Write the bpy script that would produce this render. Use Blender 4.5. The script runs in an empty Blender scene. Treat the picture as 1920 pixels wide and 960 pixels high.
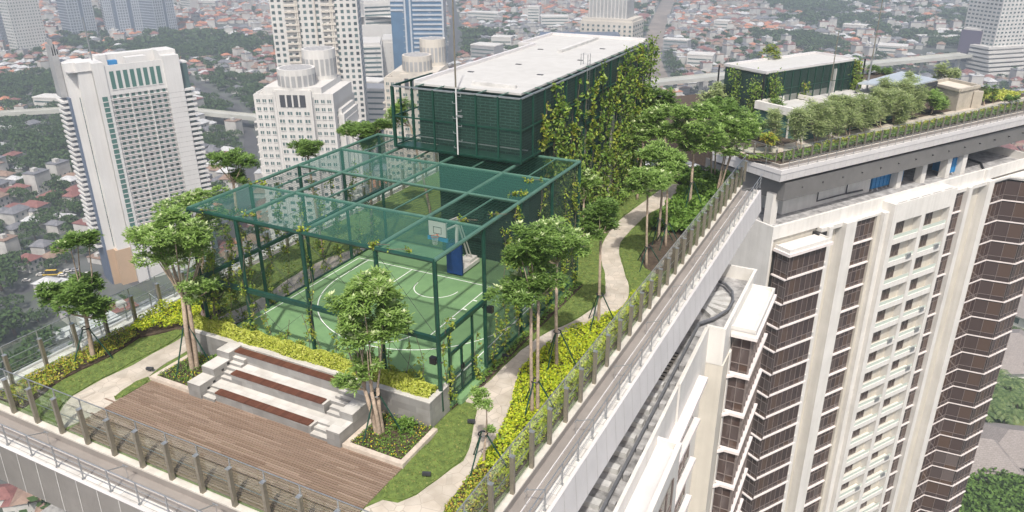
import bpy, math, random
from mathutils import Vector, Matrix
import numpy as np
R = math.radians
SC = bpy.context.scene
COL = SC.collection
random.seed(7)

HAZE = .00047
# ------------------------------------------------------------------ camera
CAM = (14.8156, -22.4580, 18.6936)
FPX, YAW, PIT, ROL = 1443.85, -0.473111, 0.412457, 0.00588954
_f = np.array([math.sin(YAW)*math.cos(PIT), math.cos(YAW)*math.cos(PIT), -math.sin(PIT)])
_r = np.array([math.cos(YAW), -math.sin(YAW), 0.0]); _d = np.cross(_f, _r)
_c, _s = math.cos(ROL), math.sin(ROL)
RIGHT, DOWN = _c*_r+_s*_d, -_s*_r+_c*_d
ROT = np.array([RIGHT, DOWN, _f]); CP = np.array(CAM)
def G(px, py, z=0.0):
    """point of the survey photo at height z -> plan position"""
    d = ROT.T@np.array([(px-960)/FPX, (py-480)/FPX, 1.]); t = (z-CP[2])/d[2]
    q = CP+t*d; return (float(q[0]), float(q[1]), z)
def PJ(x, y, z):
    q = ROT@(np.array([x, y, z])-CP)
    if q[2] <= .1: return (-9999, -9999, q[2])
    return (960+FPX*q[0]/q[2], 480+FPX*q[1]/q[2], q[2])
def GH(px, py, x0, y0):
    """height and lateral place of a feature standing at the distance of (x0, y0)"""
    d = ROT.T@np.array([(px-960)/FPX, (py-480)/FPX, 1.])
    n = np.array([math.sin(YAW), math.cos(YAW), 0.]); t = ((np.array([x0, y0, 0])-CP)@n)/(d@n)
    q = CP+t*d; return (float(q[0]), float(q[1]), float(q[2])), float(t)
cd = bpy.data.cameras.new('camera'); cam = bpy.data.objects.new('camera', cd); COL.objects.link(cam)
cd.sensor_width = 36; cd.lens = FPX/1920*36; cd.clip_end = 20000; cd.clip_start = .5
cam.matrix_world = Matrix(((RIGHT[0], -DOWN[0], -_f[0], CAM[0]), (RIGHT[1], -DOWN[1], -_f[1], CAM[1]),
                           (RIGHT[2], -DOWN[2], -_f[2], CAM[2]), (0, 0, 0, 1)))
SC.camera = cam
# ------------------------------------------------------------------ light
SUNV = Vector((.30, -.62, 1.0)).normalized()
w = bpy.data.worlds.new('World'); SC.world = w; w.use_nodes = True
nt = w.node_tree; sky = nt.nodes.new('ShaderNodeTexSky'); sky.sky_type = 'NISHITA'; sky.sun_disc = False
sky.sun_elevation = math.asin(SUNV.z); sky.sun_rotation = math.atan2(SUNV.x, SUNV.y)
sky.dust_density = 5.0; sky.air_density = 1.0; sky.ozone_density = 1.0
nt.links.new(sky.outputs[0], nt.nodes['Background'].inputs[0]); nt.nodes['Background'].inputs[1].default_value = .15
sl = bpy.data.lights.new('sun', 'SUN'); sl.energy = 4.0; sl.angle = R(1.2); sl.color = (1, .955, .88)
so = bpy.data.objects.new('sun', sl); COL.objects.link(so); so.rotation_euler = SUNV.to_track_quat('Z', 'Y').to_euler()
SC.view_settings.view_transform = 'Standard'; SC.view_settings.look = 'None'; SC.view_settings.gamma = 1
SC.view_settings.exposure = .2
SC.render.engine = 'CYCLES'; SC.cycles.max_bounces = 6; SC.cycles.transparent_max_bounces = 24
SC.cycles.volume_bounces = 0

# ------------------------------------------------------------------ materials
def _nm(name):
    m = bpy.data.materials.new(name); m.use_nodes = True; t = m.node_tree
    return m, t, t.nodes['Principled BSDF']
def mat(name, c, rough=.6, metal=0., var=.12, scale=3., c2=None, bump=0., bscale=None, spec=.5, streak=0.):
    m, t, b = _nm(name); N, L = t.nodes, t.links
    b.inputs['Roughness'].default_value = rough; b.inputs['Metallic'].default_value = metal
    b.inputs['Specular IOR Level'].default_value = spec
    tc = N.new('ShaderNodeTexCoord'); no = N.new('ShaderNodeTexNoise'); no.inputs['Scale'].default_value = scale
    no.inputs['Detail'].default_value = 6; no.inputs['Roughness'].default_value = .65
    L.new(tc.outputs['Object'], no.inputs['Vector'])
    cr = N.new('ShaderNodeValToRGB'); e = cr.color_ramp.elements
    c2 = c2 or tuple(max(0, x*(1-2*var)) for x in c); c1 = tuple(min(1, x*(1+var)) for x in c)
    e[0].position = .32; e[0].color = (*c2, 1); e[1].position = .68; e[1].color = (*c1, 1)
    L.new(no.outputs['Fac'], cr.inputs['Fac']); L.new(cr.outputs['Color'], b.inputs['Base Color'])
    if streak:   # rain streaks and grime running down the paint
        mp = N.new('ShaderNodeMapping'); mp.inputs['Scale'].default_value = (1.3, 1.3, .05); L.new(tc.outputs['Object'], mp.inputs['Vector'])
        n3 = N.new('ShaderNodeTexNoise'); n3.inputs['Scale'].default_value = 1.6; n3.inputs['Detail'].default_value = 7; L.new(mp.outputs[0], n3.inputs['Vector'])
        r3 = N.new('ShaderNodeValToRGB'); r3.color_ramp.elements[0].position = .38; r3.color_ramp.elements[0].color = (1-streak, 1-streak*1.05, 1-streak*1.15, 1); r3.color_ramp.elements[1].position = .58
        m3 = N.new('ShaderNodeMixRGB'); m3.blend_type = 'MULTIPLY'; m3.inputs[0].default_value = 1
        L.new(n3.outputs['Fac'], r3.inputs['Fac']); L.new(cr.outputs['Color'], m3.inputs[1]); L.new(r3.outputs['Color'], m3.inputs[2]); L.new(m3.outputs[0], b.inputs['Base Color'])
    if bump:
        n2 = N.new('ShaderNodeTexNoise'); n2.inputs['Scale'].default_value = bscale or scale*8; n2.inputs['Detail'].default_value = 4
        L.new(tc.outputs['Object'], n2.inputs['Vector'])
        bp = N.new('ShaderNodeBump'); bp.inputs['Strength'].default_value = bump; bp.inputs['Distance'].default_value = .02
        L.new(n2.outputs['Fac'], bp.inputs['Height']); L.new(bp.outputs['Normal'], b.inputs['Normal'])
    return m
def isl(name, cols, rough=.5, trans=0., spec=.35, metal=0.):
    """colour chosen anew for every separate leaf, plank or pane"""
    m, t, b = _nm(name); N, L = t.nodes, t.links
    g = N.new('ShaderNodeNewGeometry'); cr = N.new('ShaderNodeValToRGB'); cr.color_ramp.interpolation = 'LINEAR'
    e = cr.color_ramp.elements
    for i in range(len(cols)-2): e.new((i+1)/(len(cols)-1))
    for i, c in enumerate(cols): e[i].position = i/(len(cols)-1); e[i].color = (*c, 1)
    L.new(g.outputs['Random Per Island'], cr.inputs['Fac']); L.new(cr.outputs['Color'], b.inputs['Base Color'])
    b.inputs['Roughness'].default_value = rough; b.inputs['Specular IOR Level'].default_value = spec
    b.inputs['Metallic'].default_value = metal
    if trans:
        tr = N.new('ShaderNodeBsdfTranslucent'); mx = N.new('ShaderNodeMixShader'); mx.inputs[0].default_value = trans
        L.new(cr.outputs['Color'], tr.inputs['Color']); L.new(b.outputs[0], mx.inputs[1]); L.new(tr.outputs[0], mx.inputs[2])
        L.new(mx.outputs[0], N['Material Output'].inputs['Surface'])
    return m
def netmat(name, c, alpha, scale=2.):
    m, t, b = _nm(name); N, L = t.nodes, t.links
    b.inputs['Base Color'].default_value = (*c, 1); b.inputs['Roughness'].default_value = .7
    tp = N.new('ShaderNodeBsdfTransparent'); mx = N.new('ShaderNodeMixShader')
    no = N.new('ShaderNodeTexNoise'); no.inputs['Scale'].default_value = scale; no.inputs['Detail'].default_value = 5
    tc = N.new('ShaderNodeTexCoord'); L.new(tc.outputs['Object'], no.inputs['Vector'])
    mr = N.new('ShaderNodeMapRange'); mr.inputs['To Min'].default_value = alpha-.04; mr.inputs['To Max'].default_value = alpha+.04
    L.new(no.outputs['Fac'], mr.inputs['Value']); L.new(mr.outputs[0], mx.inputs[0])
    L.new(tp.outputs[0], mx.inputs[1]); L.new(b.outputs[0], mx.inputs[2]); L.new(mx.outputs[0], N['Material Output'].inputs['Surface'])
    return m
def glassmat(name, tint, refl=.14, rough=.03):
    m, t, b = _nm(name); N, L = t.nodes, t.links; N.remove(b)
    tp = N.new('ShaderNodeBsdfTransparent'); tp.inputs[0].default_value = (*tint, 1)
    gl = N.new('ShaderNodeBsdfGlossy'); gl.inputs['Roughness'].default_value = rough
    lw = N.new('ShaderNodeLayerWeight'); lw.inputs[0].default_value = .5; fr = N.new('ShaderNodeMath'); fr.operation = 'POWER'; fr.inputs[1].default_value = 4
    L.new(lw.outputs['Facing'], fr.inputs[0])
    ad = N.new('ShaderNodeMath'); ad.operation = 'MULTIPLY_ADD'; ad.inputs[1].default_value = .5; ad.inputs[2].default_value = refl*.3
    mx = N.new('ShaderNodeMixShader'); L.new(fr.outputs[0], ad.inputs[0]); L.new(ad.outputs[0], mx.inputs[0])
    L.new(tp.outputs[0], mx.inputs[1]); L.new(gl.outputs[0], mx.inputs[2]); L.new(mx.outputs[0], N['Material Output'].inputs['Surface'])
    return m
def tilemat(name, c1, c2, mortar, bw, bh, ms=.01, rough=.6, axis=None, dirt=.55):
    m, t, b = _nm(name); N, L = t.nodes, t.links; b.inputs['Roughness'].default_value = rough
    tc = N.new('ShaderNodeTexCoord'); br = N.new('ShaderNodeTexBrick'); br.inputs['Scale'].default_value = 1
    br.inputs['Brick Width'].default_value = bw; br.inputs['Row Height'].default_value = bh; br.inputs['Mortar Size'].default_value = ms
    br.inputs['Color1'].default_value = (*c1, 1); br.inputs['Color2'].default_value = (*c2, 1); br.inputs['Mortar'].default_value = (*mortar, 1)
    src = tc.outputs['Object']
    if axis:
        sp = N.new('ShaderNodeSeparateXYZ'); cb = N.new('ShaderNodeCombineXYZ'); L.new(src, sp.inputs[0])
        L.new(sp.outputs[axis[0]], cb.inputs[0]); L.new(sp.outputs[axis[1]], cb.inputs[1]); src = cb.outputs[0]
    L.new(src, br.inputs['Vector'])
    no = N.new('ShaderNodeTexNoise'); no.inputs['Scale'].default_value = 1.7; no.inputs['Detail'].default_value = 8
    L.new(tc.outputs['Object'], no.inputs['Vector'])
    hs = N.new('ShaderNodeMixRGB'); hs.blend_type = 'MULTIPLY'; hs.inputs[0].default_value = dirt
    cr = N.new('ShaderNodeValToRGB'); cr.color_ramp.elements[0].color = (.72, .7, .68, 1); cr.color_ramp.elements[0].position = .35
    cr.color_ramp.elements[1].position = .6
    L.new(no.outputs['Fac'], cr.inputs['Fac']); L.new(br.outputs['Color'], hs.inputs[1]); L.new(cr.outputs['Color'], hs.inputs[2])
    L.new(hs.outputs[0], b.inputs['Base Color'])
    return m
M = {}
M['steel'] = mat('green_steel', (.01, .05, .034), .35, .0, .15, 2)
M['steel_lit'] = mat('sunlit_green_steel', (.065, .14, .105), .4, .0, .1, 2)  # lighter copy of the green steel, sunlight put into the colour
M['galv'] = mat('galvanised_steel', (.42, .43, .44), .35, .7, .1, 5)
M['post'] = mat('bronze_grey_post', (.26, .235, .19), .4, .5, .1, 5)
M['coping'] = mat('coping_stone', (.52, .49, .44), .7, 0, .1, 2, bump=.2)
M['brown'] = mat('taupe_cladding', (.27, .245, .225), .5, .1, .07, .8)
M['ledge'] = tilemat('pale_ledge', (.62, .6, .56), (.55, .53, .5), (.3, .29, .28), 1.2, .6, .012)
M['white'] = mat('white_paint', (.64, .62, .585), .55, 0, .05, .35, streak=.075)
M['white_panel'] = mat('white_cladding_panel', (.6, .58, .575), .45, .1, .04, .6)
M['grey_panel'] = mat('grey_cladding_panel', (.2, .188, .175), .5, .1, .06, .8)
M['joint'] = mat('panel_joint', (.1, .1, .1), .8)
M['jointw'] = mat('pale_panel_joint', (.5, .49, .47), .8)
M['cream'] = mat('cream_render', (.54, .505, .44), .7, 0, .06, .3, streak=.07)
M['conc'] = mat('roof_concrete', (.36, .355, .355), .8, 0, .3, 1.2, bump=.3)
M['dark'] = mat('dark_metal', (.06, .062, .07), .5, .3, .2, 3)
M['black'] = mat('black_metal', (.015, .015, .017), .4)
def flag(name, c, c2, j, sc):
    m, t, b = _nm(name); N, L = t.nodes, t.links; b.inputs['Roughness'].default_value = .8
    tc = N.new('ShaderNodeTexCoord'); vo = N.new('ShaderNodeTexVoronoi'); vo.inputs['Scale'].default_value = sc
    ve = N.new('ShaderNodeTexVoronoi'); ve.feature = 'DISTANCE_TO_EDGE'; ve.inputs['Scale'].default_value = sc
    for q in (vo, ve): L.new(tc.outputs['Object'], q.inputs['Vector'])
    sp = N.new('ShaderNodeSeparateXYZ'); L.new(vo.outputs['Color'], sp.inputs[0]); m1 = N.new('ShaderNodeMixRGB'); m1.inputs[1].default_value = (*c, 1); m1.inputs[2].default_value = (*c2, 1); L.new(sp.outputs[0], m1.inputs[0])
    no = N.new('ShaderNodeTexNoise'); no.inputs['Scale'].default_value = 1.3; no.inputs['Detail'].default_value = 9; L.new(tc.outputs['Object'], no.inputs['Vector'])
    r0 = N.new('ShaderNodeValToRGB'); r0.color_ramp.elements[0].position = .35; r0.color_ramp.elements[0].color = (.68, .66, .62, 1); r0.color_ramp.elements[1].position = .6; L.new(no.outputs['Fac'], r0.inputs['Fac'])
    m2 = N.new('ShaderNodeMixRGB'); m2.blend_type = 'MULTIPLY'; m2.inputs[0].default_value = .7; L.new(m1.outputs[0], m2.inputs[1]); L.new(r0.outputs[0], m2.inputs[2])
    lt = N.new('ShaderNodeMath'); lt.operation = 'LESS_THAN'; lt.inputs[1].default_value = .022; L.new(ve.outputs['Distance'], lt.inputs[0])
    m3 = N.new('ShaderNodeMixRGB'); m3.inputs[2].default_value = (*j, 1); L.new(lt.outputs[0], m3.inputs[0]); L.new(m2.outputs[0], m3.inputs[1]); L.new(m3.outputs[0], b.inputs['Base Color'])
    return m
M['paving'] = flag('flagstone_path', (.52, .46, .39), (.43, .39, .335), (.34, .3, .25), 2.1)
M['granite'] = tilemat('granite_tiles', (.27, .265, .255), (.2, .195, .19), (.22, .21, .2), .6, .3, .006, .6, ('X', 'Z'))
M['granite_y'] = tilemat('granite_tiles_side', (.3, .29, .27), (.24, .23, .22), (.22, .21, .2), .6, .3, .006, .6, ('Y', 'Z'))
M['granite_top'] = tilemat('pale_granite_paving', (.56, .54, .51), (.48, .465, .43), (.38, .36, .34), .9, .45, .005, .65)
M['kerb'] = mat('sandstone_kerb', (.5, .43, .36), .75, 0, .12, 3)
M['plank'] = isl('weathered_plank', [(.165, .112, .08), (.225, .16, .12), (.185, .13, .097), (.265, .195, .15), (.172, .118, .085)], .65)
M['bench'] = isl('hardwood_slat', [(.085, .036, .024), (.13, .055, .036), (.1, .042, .028)], .45)
M['court'] = mat('green_court', (.16, .285, .125), .75, 0, .08, .7, c2=(.13, .24, .11))
M['court_dk'] = mat('green_court_surround', (.19, .33, .2), .75, 0, .05, .4)
M['line'] = mat('court_line_white', (.78, .8, .76), .7, 0, .04, 3)
M['grass'] = mat('lawn', (.12, .17, .035), .9, 0, .25, 3.5, c2=(.065, .1, .02), bump=1., bscale=60)
M['soil'] = mat('soil', (.075, .052, .036), .95, 0, .3, 5, bump=.8)
M['bark'] = mat('pale_bark', (.34, .265, .2), .85, 0, .2, 6, bump=.5)
M['bark_dk'] = mat('dark_bark', (.16, .12, .09), .9, 0, .25, 6)
M['leaf'] = isl('tree_leaf', [(.08, .15, .03), (.15, .25, .055), (.22, .34, .09), (.11, .2, .04)], .42, .42)
M['leaf_y'] = isl('tree_leaf_light', [(.14, .24, .045), (.23, .36, .08), (.34, .48, .16), (.17, .28, .055)], .45, .42)
M['leaf_f'] = isl('pale_flower_tip', [(.42, .5, .25), (.55, .6, .36), (.3, .42, .14)], .6, .25)
M['casu'] = isl('feathery_leaf', [(.28, .35, .14), (.41, .49, .22), (.34, .42, .17), (.56, .6, .36)], .6, .45)
M['hedge'] = isl('lime_hedge_leaf', [(.38, .43, .06), (.52, .55, .1), (.3, .37, .04), (.6, .6, .17)], .5, .25)
M['lime'] = isl('lime_shrub_leaf', [(.44, .5, .02), (.28, .4, .02), (.6, .6, .04), (.1, .22, .03)], .5, .25)
M['mix'] = isl('mixed_shrub_leaf', [(.13, .24, .02), (.3, .36, .03), (.42, .3, .05), (.07, .17, .02), (.45, .42, .05)], .5, .2)
M['green'] = isl('green_cover_leaf', [(.07, .14, .02), (.12, .22, .035), (.18, .29, .055)], .5, .25)
M['yflow'] = isl('yellow_flower', [(.7, .5, .02), (.75, .6, .05)], .6)
M['vine'] = isl('vine_leaf', [(.1, .19, .025), (.22, .31, .04), (.36, .38, .05), (.14, .25, .03), (.26, .2, .05)], .5, .3)
M['vine_g'] = isl('dark_vine_leaf', [(.07, .14, .025), (.15, .26, .04), (.26, .36, .06), (.13, .13, .05)], .5, .3)
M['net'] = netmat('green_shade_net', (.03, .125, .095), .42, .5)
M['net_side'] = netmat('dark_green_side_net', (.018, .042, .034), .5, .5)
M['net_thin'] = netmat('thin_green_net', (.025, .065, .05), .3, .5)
M['screenwall'] = tilemat('dark_green_screen', (.007, .025, .02), (.009, .03, .024), (.045, .1, .082), .6, .16, .02, .5, ('X', 'Z'))
M['screenwall_y'] = tilemat('dark_green_screen_side', (.01, .026, .022), (.012, .03, .026), (.045, .09, .078), .6, .16, .02, .5, ('Y', 'Z'))
M['plinth'] = mat('pale_plinth', (.5, .495, .48), .8, 0, .12, 2)
M['limecore'] = mat('lime_hedge_core', (.2, .26, .03), .9)
M['roof'] = tilemat('pale_flat_roof', (.46, .455, .44), (.44, .435, .42), (.4, .395, .385), 4.2, 1.05, .012, .8, dirt=.22)
M['band_dark'] = mat('dark_grey_cladding', (.15, .145, .14), .5, .1, .06, .8)
M['glass'] = glassmat('clear_balustrade_glass', (.95, .985, .965))
M['glass_edge'] = mat('glass_edge', (.5, .6, .56), .3)
M['bglass'] = isl('brown_tinted_pane', [(.045, .03, .028), (.06, .04, .036), (.052, .035, .032), (.075, .05, .044), (.048, .032, .03), (.095, .058, .04), (.055, .037, .034), (.12, .095, .088)], .08, 0, .9)
M['mull'] = mat('window_mullion', (.25, .21, .195), .5, .3)
M['band'] = mat('pale_pink_ledge', (.68, .62, .6), .6, 0, .05, 1)
M['win'] = isl('city_window', [(.03, .05, .055), (.1, .15, .15), (.06, .1, .1), (.02, .025, .03)], .2, 0, .6)
M['wing'] = isl('teal_window', [(.03, .08, .075), (.08, .19, .165), (.05, .13, .11), (.02, .03, .03)], .2, 0, .6)
M['blue'] = mat('blue_paint', (.02, .2, .45), .4, 0, .06)
M['navy'] = mat('navy_padding', (.01, .045, .18), .5)
M['orange'] = mat('orange_rim', (.7, .12, .05), .4)

# ------------------------------------------------------------------ mesh helpers
class MB:
    def __init__(s): s.v = []; s.f = []; s.m = []
    def quad(s, pts, mi=0):
        n = len(s.v); s.v += [tuple(p) for p in pts]; s.f.append(tuple(range(n, n+len(pts)))); s.m.append(mi); return s
    def box(s, x0, x1, y0, y1, z0, z1, mi=0, top=None):
        n = len(s.v); s.v += [(x0, y0, z0), (x1, y0, z0), (x1, y1, z0), (x0, y1, z0), (x0, y0, z1), (x1, y0, z1), (x1, y1, z1), (x0, y1, z1)]
        for k, q in enumerate(((0, 3, 2, 1), (4, 5, 6, 7), (0, 1, 5, 4), (1, 2, 6, 5), (2, 3, 7, 6), (3, 0, 4, 7))):
            s.f.append(tuple(n+i for i in q)); s.m.append(top if (top is not None and k == 1) else mi)
        return s
    def boxm(s, x0, x1, y0, y1, z0, z1, mx, my, mt):
        """box with a material per pair of faces"""
        n = len(s.v); s.v += [(x0, y0, z0), (x1, y0, z0), (x1, y1, z0), (x0, y1, z0), (x0, y0, z1), (x1, y0, z1), (x1, y1, z1), (x0, y1, z1)]
        for q, mi in zip(((0, 3, 2, 1), (4, 5, 6, 7), (0, 1, 5, 4), (1, 2, 6, 5), (2, 3, 7, 6), (3, 0, 4, 7)), (mt, mt, my, mx, my, mx)):
            s.f.append(tuple(n+i for i in q)); s.m.append(mi)
        return s
    def prism(s, poly, z0, z1, mi=0, top=None):
        a = sum(poly[i][0]*poly[(i+1) % len(poly)][1]-poly[(i+1) % len(poly)][0]*poly[i][1] for i in range(len(poly)))
        if a < 0: poly = poly[::-1]
        n = len(s.v); k = len(poly); s.v += [(p[0], p[1], z0) for p in poly]+[(p[0], p[1], z1) for p in poly]
        s.f.append(tuple(range(n+k-1, n-1, -1))); s.m.append(mi)
        s.f.append(tuple(range(n+k, n+2*k))); s.m.append(mi if top is None else top)
        for i in range(k): s.f.append((n+i, n+(i+1) % k, n+k+(i+1) % k, n+k+i)); s.m.append(mi)
        return s
    def tube(s, pts, rad, n=6, mi=0, cap=True):
        pts = [Vector(p) for p in pts]; rad = rad if hasattr(rad, '__len__') else [rad]*len(pts); rings = []
        for i, p in enumerate(pts):
            d = (pts[min(i+1, len(pts)-1)]-pts[max(i-1, 0)]).normalized()
            u = d.orthogonal().normalized() if i == 0 else (u-d*u.dot(d)).normalized(); v = d.cross(u); b = len(s.v)
            s.v += [tuple(p+(u*math.cos(a)+v*math.sin(a))*rad[i]) for a in [2*math.pi*k/n for k in range(n)]]; rings.append(b)
        for a, b in zip(rings, rings[1:]):
            for k in range(n): s.f.append((a+k, a+(k+1) % n, b+(k+1) % n, b+k)); s.m.append(mi)
        if cap:
            s.f.append(tuple(rings[0]+k for k in range(n-1, -1, -1))); s.m.append(mi)
            s.f.append(tuple(rings[-1]+k for k in range(n))); s.m.append(mi)
        return s
    def bar(s, p, q, w, h=None, mi=0):
        """square bar from p to q"""
        p, q = Vector(p), Vector(q); d = (q-p).normalized(); h = h or w
        up = Vector((0, 0, 1)) if abs(d.z) < .9 else Vector((0, 1, 0))
        a = d.cross(up).normalized()*w/2; b = a.cross(d).normalized()*h/2; n = len(s.v)
        s.v += [tuple(o+i*a+j*b) for o in (p, q) for i, j in ((-1, -1), (1, -1), (1, 1), (-1, 1))]
        for f in ((0, 1, 2, 3), (7, 6, 5, 4), (0, 4, 5, 1), (1, 5, 6, 2), (2, 6, 7, 3), (3, 7, 4, 0)):
            s.f.append(tuple(n+i for i in f)); s.m.append(mi)
        return s
    def mesh(s, name, mats):
        me = bpy.data.meshes.new(name); me.from_pydata(s.v, [], s.f)
        for m in (mats if isinstance(mats, (list, tuple)) else [mats]): me.materials.append(M[m] if isinstance(m, str) else m)
        if any(s.m): me.polygons.foreach_set('material_index', s.m)
        me.update(); return me
    def build(s, name, mats, parent=None, loc=(0, 0, 0), rz=0, smooth=False):
        me = s.mesh(name, mats)
        if smooth: me.polygons.foreach_set('use_smooth', [True]*len(me.polygons))
        return put(name, me, parent, loc, rz)
def put(name, data, parent=None, loc=(0, 0, 0), rz=0):
    o = bpy.data.objects.new(name, data); COL.objects.link(o); o.parent = parent
    o.location = loc; o.rotation_euler = (0, 0, rz); return o
def tag(o, label=None, cat=None, group=None, kind=None):
    if label: o['label'] = label
    if cat: o['category'] = cat
    if group: o['group'] = group
    if kind: o['kind'] = kind
    return o
def thing(name, label, cat, loc=(0, 0, 0), rz=0, group=None): return tag(put(name, None, None, loc, rz), label, cat, group)
def struct(name, mb, mats): return tag(mb.build(name, mats), kind='structure')
def copy_tree(o, parent=None):
    c = o.copy(); COL.objects.link(c); c.parent = parent
    for ch in list(o.children): copy_tree(ch, c)
    return c
def many(name, meshes, parent, limit=100):
    """meshes: list of (mesh data, location); the ones nearest the camera are parts of their own, the rest one stuff part"""
    mw = parent.matrix_world if parent else Matrix(); base = Matrix.Translation(parent.location) @ Matrix.Rotation(parent.rotation_euler.z, 4, 'Z')
    meshes = sorted(meshes, key=lambda t: ((base @ Vector(t[1]))-Vector(CAM)).length)
    for me, l in meshes[:limit]: put(name, me, parent, l)
    rest = meshes[limit:]
    if rest:
        b = MB(); mats = [m for m in rest[0][0].materials]
        cache = {}
        for me, l in rest:
            if me.name not in cache: cache[me.name] = ([tuple(v.co) for v in me.vertices], [tuple(p.vertices) for p in me.polygons], [p.material_index for p in me.polygons])
            vs, fs, ms = cache[me.name]; n = len(b.v)
            b.v += [(x+l[0], y+l[1], z+l[2]) for x, y, z in vs]; b.f += [tuple(n+i for i in f) for f in fs]; b.m += ms
        tag(b.build(name+'s', mats, parent), kind='stuff')
def inpoly(x, y, P):
    c = False; n = len(P)
    for i in range(n):
        x1, y1 = P[i][:2]; x2, y2 = P[i-1][:2]
        if (y1 > y) != (y2 > y) and x < (x2-x1)*(y-y1)/(y2-y1)+x1: c = not c
    return c
def rnd(a, b): return random.uniform(a, b)

# ------------------------------------------------------------------ foliage helpers
def rosette(b, p, n, L, W, up, mi=0):
    """a whorl of narrow leaves round a twig tip"""
    a0 = rnd(0, 6.28); tx, ty = rnd(-.35, .35), rnd(-.35, .35)
    for k in range(n):
        a = a0+k*6.2832/n+rnd(-.2, .2); l = L*rnd(.7, 1.15); el = up+rnd(-.35, .3)
        dx, dy = math.cos(a), math.sin(a); ce, se = math.cos(el), math.sin(el)
        d = (dx*ce, dy*ce, se+tx*dx+ty*dy); w_ = W*.5
        sx, sy = -dy*w_, dx*w_; q = (p[0]+d[0]*l*.5, p[1]+d[1]*l*.5, p[2]+d[2]*l*.5)
        e = (p[0]+d[0]*l, p[1]+d[1]*l, p[2]+d[2]*l-l*.12)
        b.quad(((p[0]+dx*.02, p[1]+dy*.02, p[2]), (q[0]+sx, q[1]+sy, q[2]), e, (q[0]-sx, q[1]-sy, q[2])), mi)
def leafq(b, p, s, mi=0, flat=.6):
    n = Vector((rnd(-1, 1), rnd(-1, 1), rnd(-1, 1)+flat*2)).normalized(); u = n.orthogonal().normalized()
    a = rnd(0, 6.28); v = n.cross(u); u2 = u*math.cos(a)+v*math.sin(a); v2 = n.cross(u2)
    p = Vector(p); u2 *= s*.5; v2 *= s*.3
    b.quad((p-u2, p-v2, p+u2, p+v2), mi)
def crown_points(clusters, dens):
    pts = []
    for cx, cy, cz, rx, rz in clusters:
        # lumpy: several lobes inside each cluster
        lobes = []; nl = max(3, int(4+rx*3))
        for _ in range(nl):
            a = rnd(0, 6.28); k = rnd(.35, .8); lobes.append((cx+math.cos(a)*rx*k, cy+math.sin(a)*rx*k, cz+rnd(-.35, .5)*rz, rx*rnd(.25, .42), rz*rnd(.32, .52)))
        lobes.append((cx, cy, cz+rz*.25, rx*.42, rz*.6))
        for lx, ly, lz, lr, lh in lobes:
            for _ in range(int(dens*lr*(lr+lh)*6.6)):
                a = rnd(0, 6.28); t = math.asin(rnd(-.55, 1)); k = rnd(.72, 1.05)
                pts.append((lx+math.cos(a)*math.cos(t)*lr*k, ly+math.sin(a)*math.cos(t)*lr*k, lz+math.sin(t)*lh*k, t))
    return pts
def limb(b, p, q, r0, r1, sag=.12, n=5):
    p, q = Vector(p), Vector(q); L = (q-p).length; side = Vector((rnd(-1, 1), rnd(-1, 1), 0))*L*.06
    pts = [p.lerp(q, t)+side*math.sin(t*3.14)+Vector((0, 0, -sag*L*math.sin(t*3.14))) for t in (0, .33, .66, 1)]
    b.tube(pts, [r0+(r1-r0)*t for t in (0, .33, .66, 1)], n, 0, False)
def tree(name, label, base, clusters, stems=1, r=.11, leaf='leaf', flower=.0, L=.2, W=.06, dens=26, group='trees on the roof garden', nl=7, bark='bark', lean=0, spread=.35):
    """clusters are given in world space: (x, y, z, horizontal radius, vertical radius)"""
    cl = [(c[0]-base[0], c[1]-base[1], c[2]-base[2], c[3], c[4]) for c in clusters]
    t = thing(name, label, 'tree', base, 0, group)
    tb = MB(); low = min(c[2]-c[4]*.3 for c in cl); mx = sum(c[0] for c in cl)/len(cl); my = sum(c[1] for c in cl)/len(cl)
    forks = []
    for k in range(stems):
        a = k*6.28/stems+.7; o = .12*(stems > 1)
        p0 = Vector((math.cos(a)*o, math.sin(a)*o, -.05)); fk = Vector((mx*.7+math.cos(a)*spread*(stems > 1), my*.7+math.sin(a)*spread*(stems > 1), low))
        mid = p0.lerp(fk, .5)+Vector((rnd(-.06, .06), rnd(-.06, .06), 0))
        tb.tube([p0, p0.lerp(mid, .12)+Vector((0, 0, .05)), mid, fk], [r*1.35, r, r*.85, r*.68], 8, 0, True); forks.append(fk)
    for c in cl:
        for j in range(3 if c[3] > .8 else 2):
            a = rnd(0, 6.28); q = (c[0]+math.cos(a)*c[3]*.5, c[1]+math.sin(a)*c[3]*.5, c[2]+rnd(-.1, .3)*c[4])
            fk = min(forks, key=lambda f: (f-Vector(q)).length); st = fk if c[2] > fk.z else fk*max(.35, min(1, (c[2]-c[4])/max(fk.z, .1)))
            limb(tb, st, q, r*.5, r*.16)
    tb.build('trunk', bark, t, smooth=True)
    cb = MB()
    for x, y, z, th in crown_points(cl, dens):
        mi = 1 if (flower and rnd(0, 1) < flower and th > .25) else 0
        rosette(cb, (x, y, z), nl if not mi else 5, L*(1 if not mi else .8), W*(1 if not mi else 1.3), .3 if not mi else .8, mi)
    cb.build('crown', [leaf, 'leaf_f'], t)
    return t
def brace(base, h, label, rad=.85, n=3, a0=.4):
    t = thing('tree_support', label, 'tree support', base, 0, 'green stakes propping the roof garden trees')
    for k in range(n):
        a = a0+k*6.283/n; MB().tube([(math.cos(a)*rad, math.sin(a)*rad, 0), (math.cos(a)*.13, math.sin(a)*.13, h)], .032, 6).build('pole', 'steel', t)
    MB().tube([(math.cos(a)*.17, math.sin(a)*.17, h) for a in [i*6.283/10 for i in range(11)]], .03, 5).build('strap', 'black', t)
    return t
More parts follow.
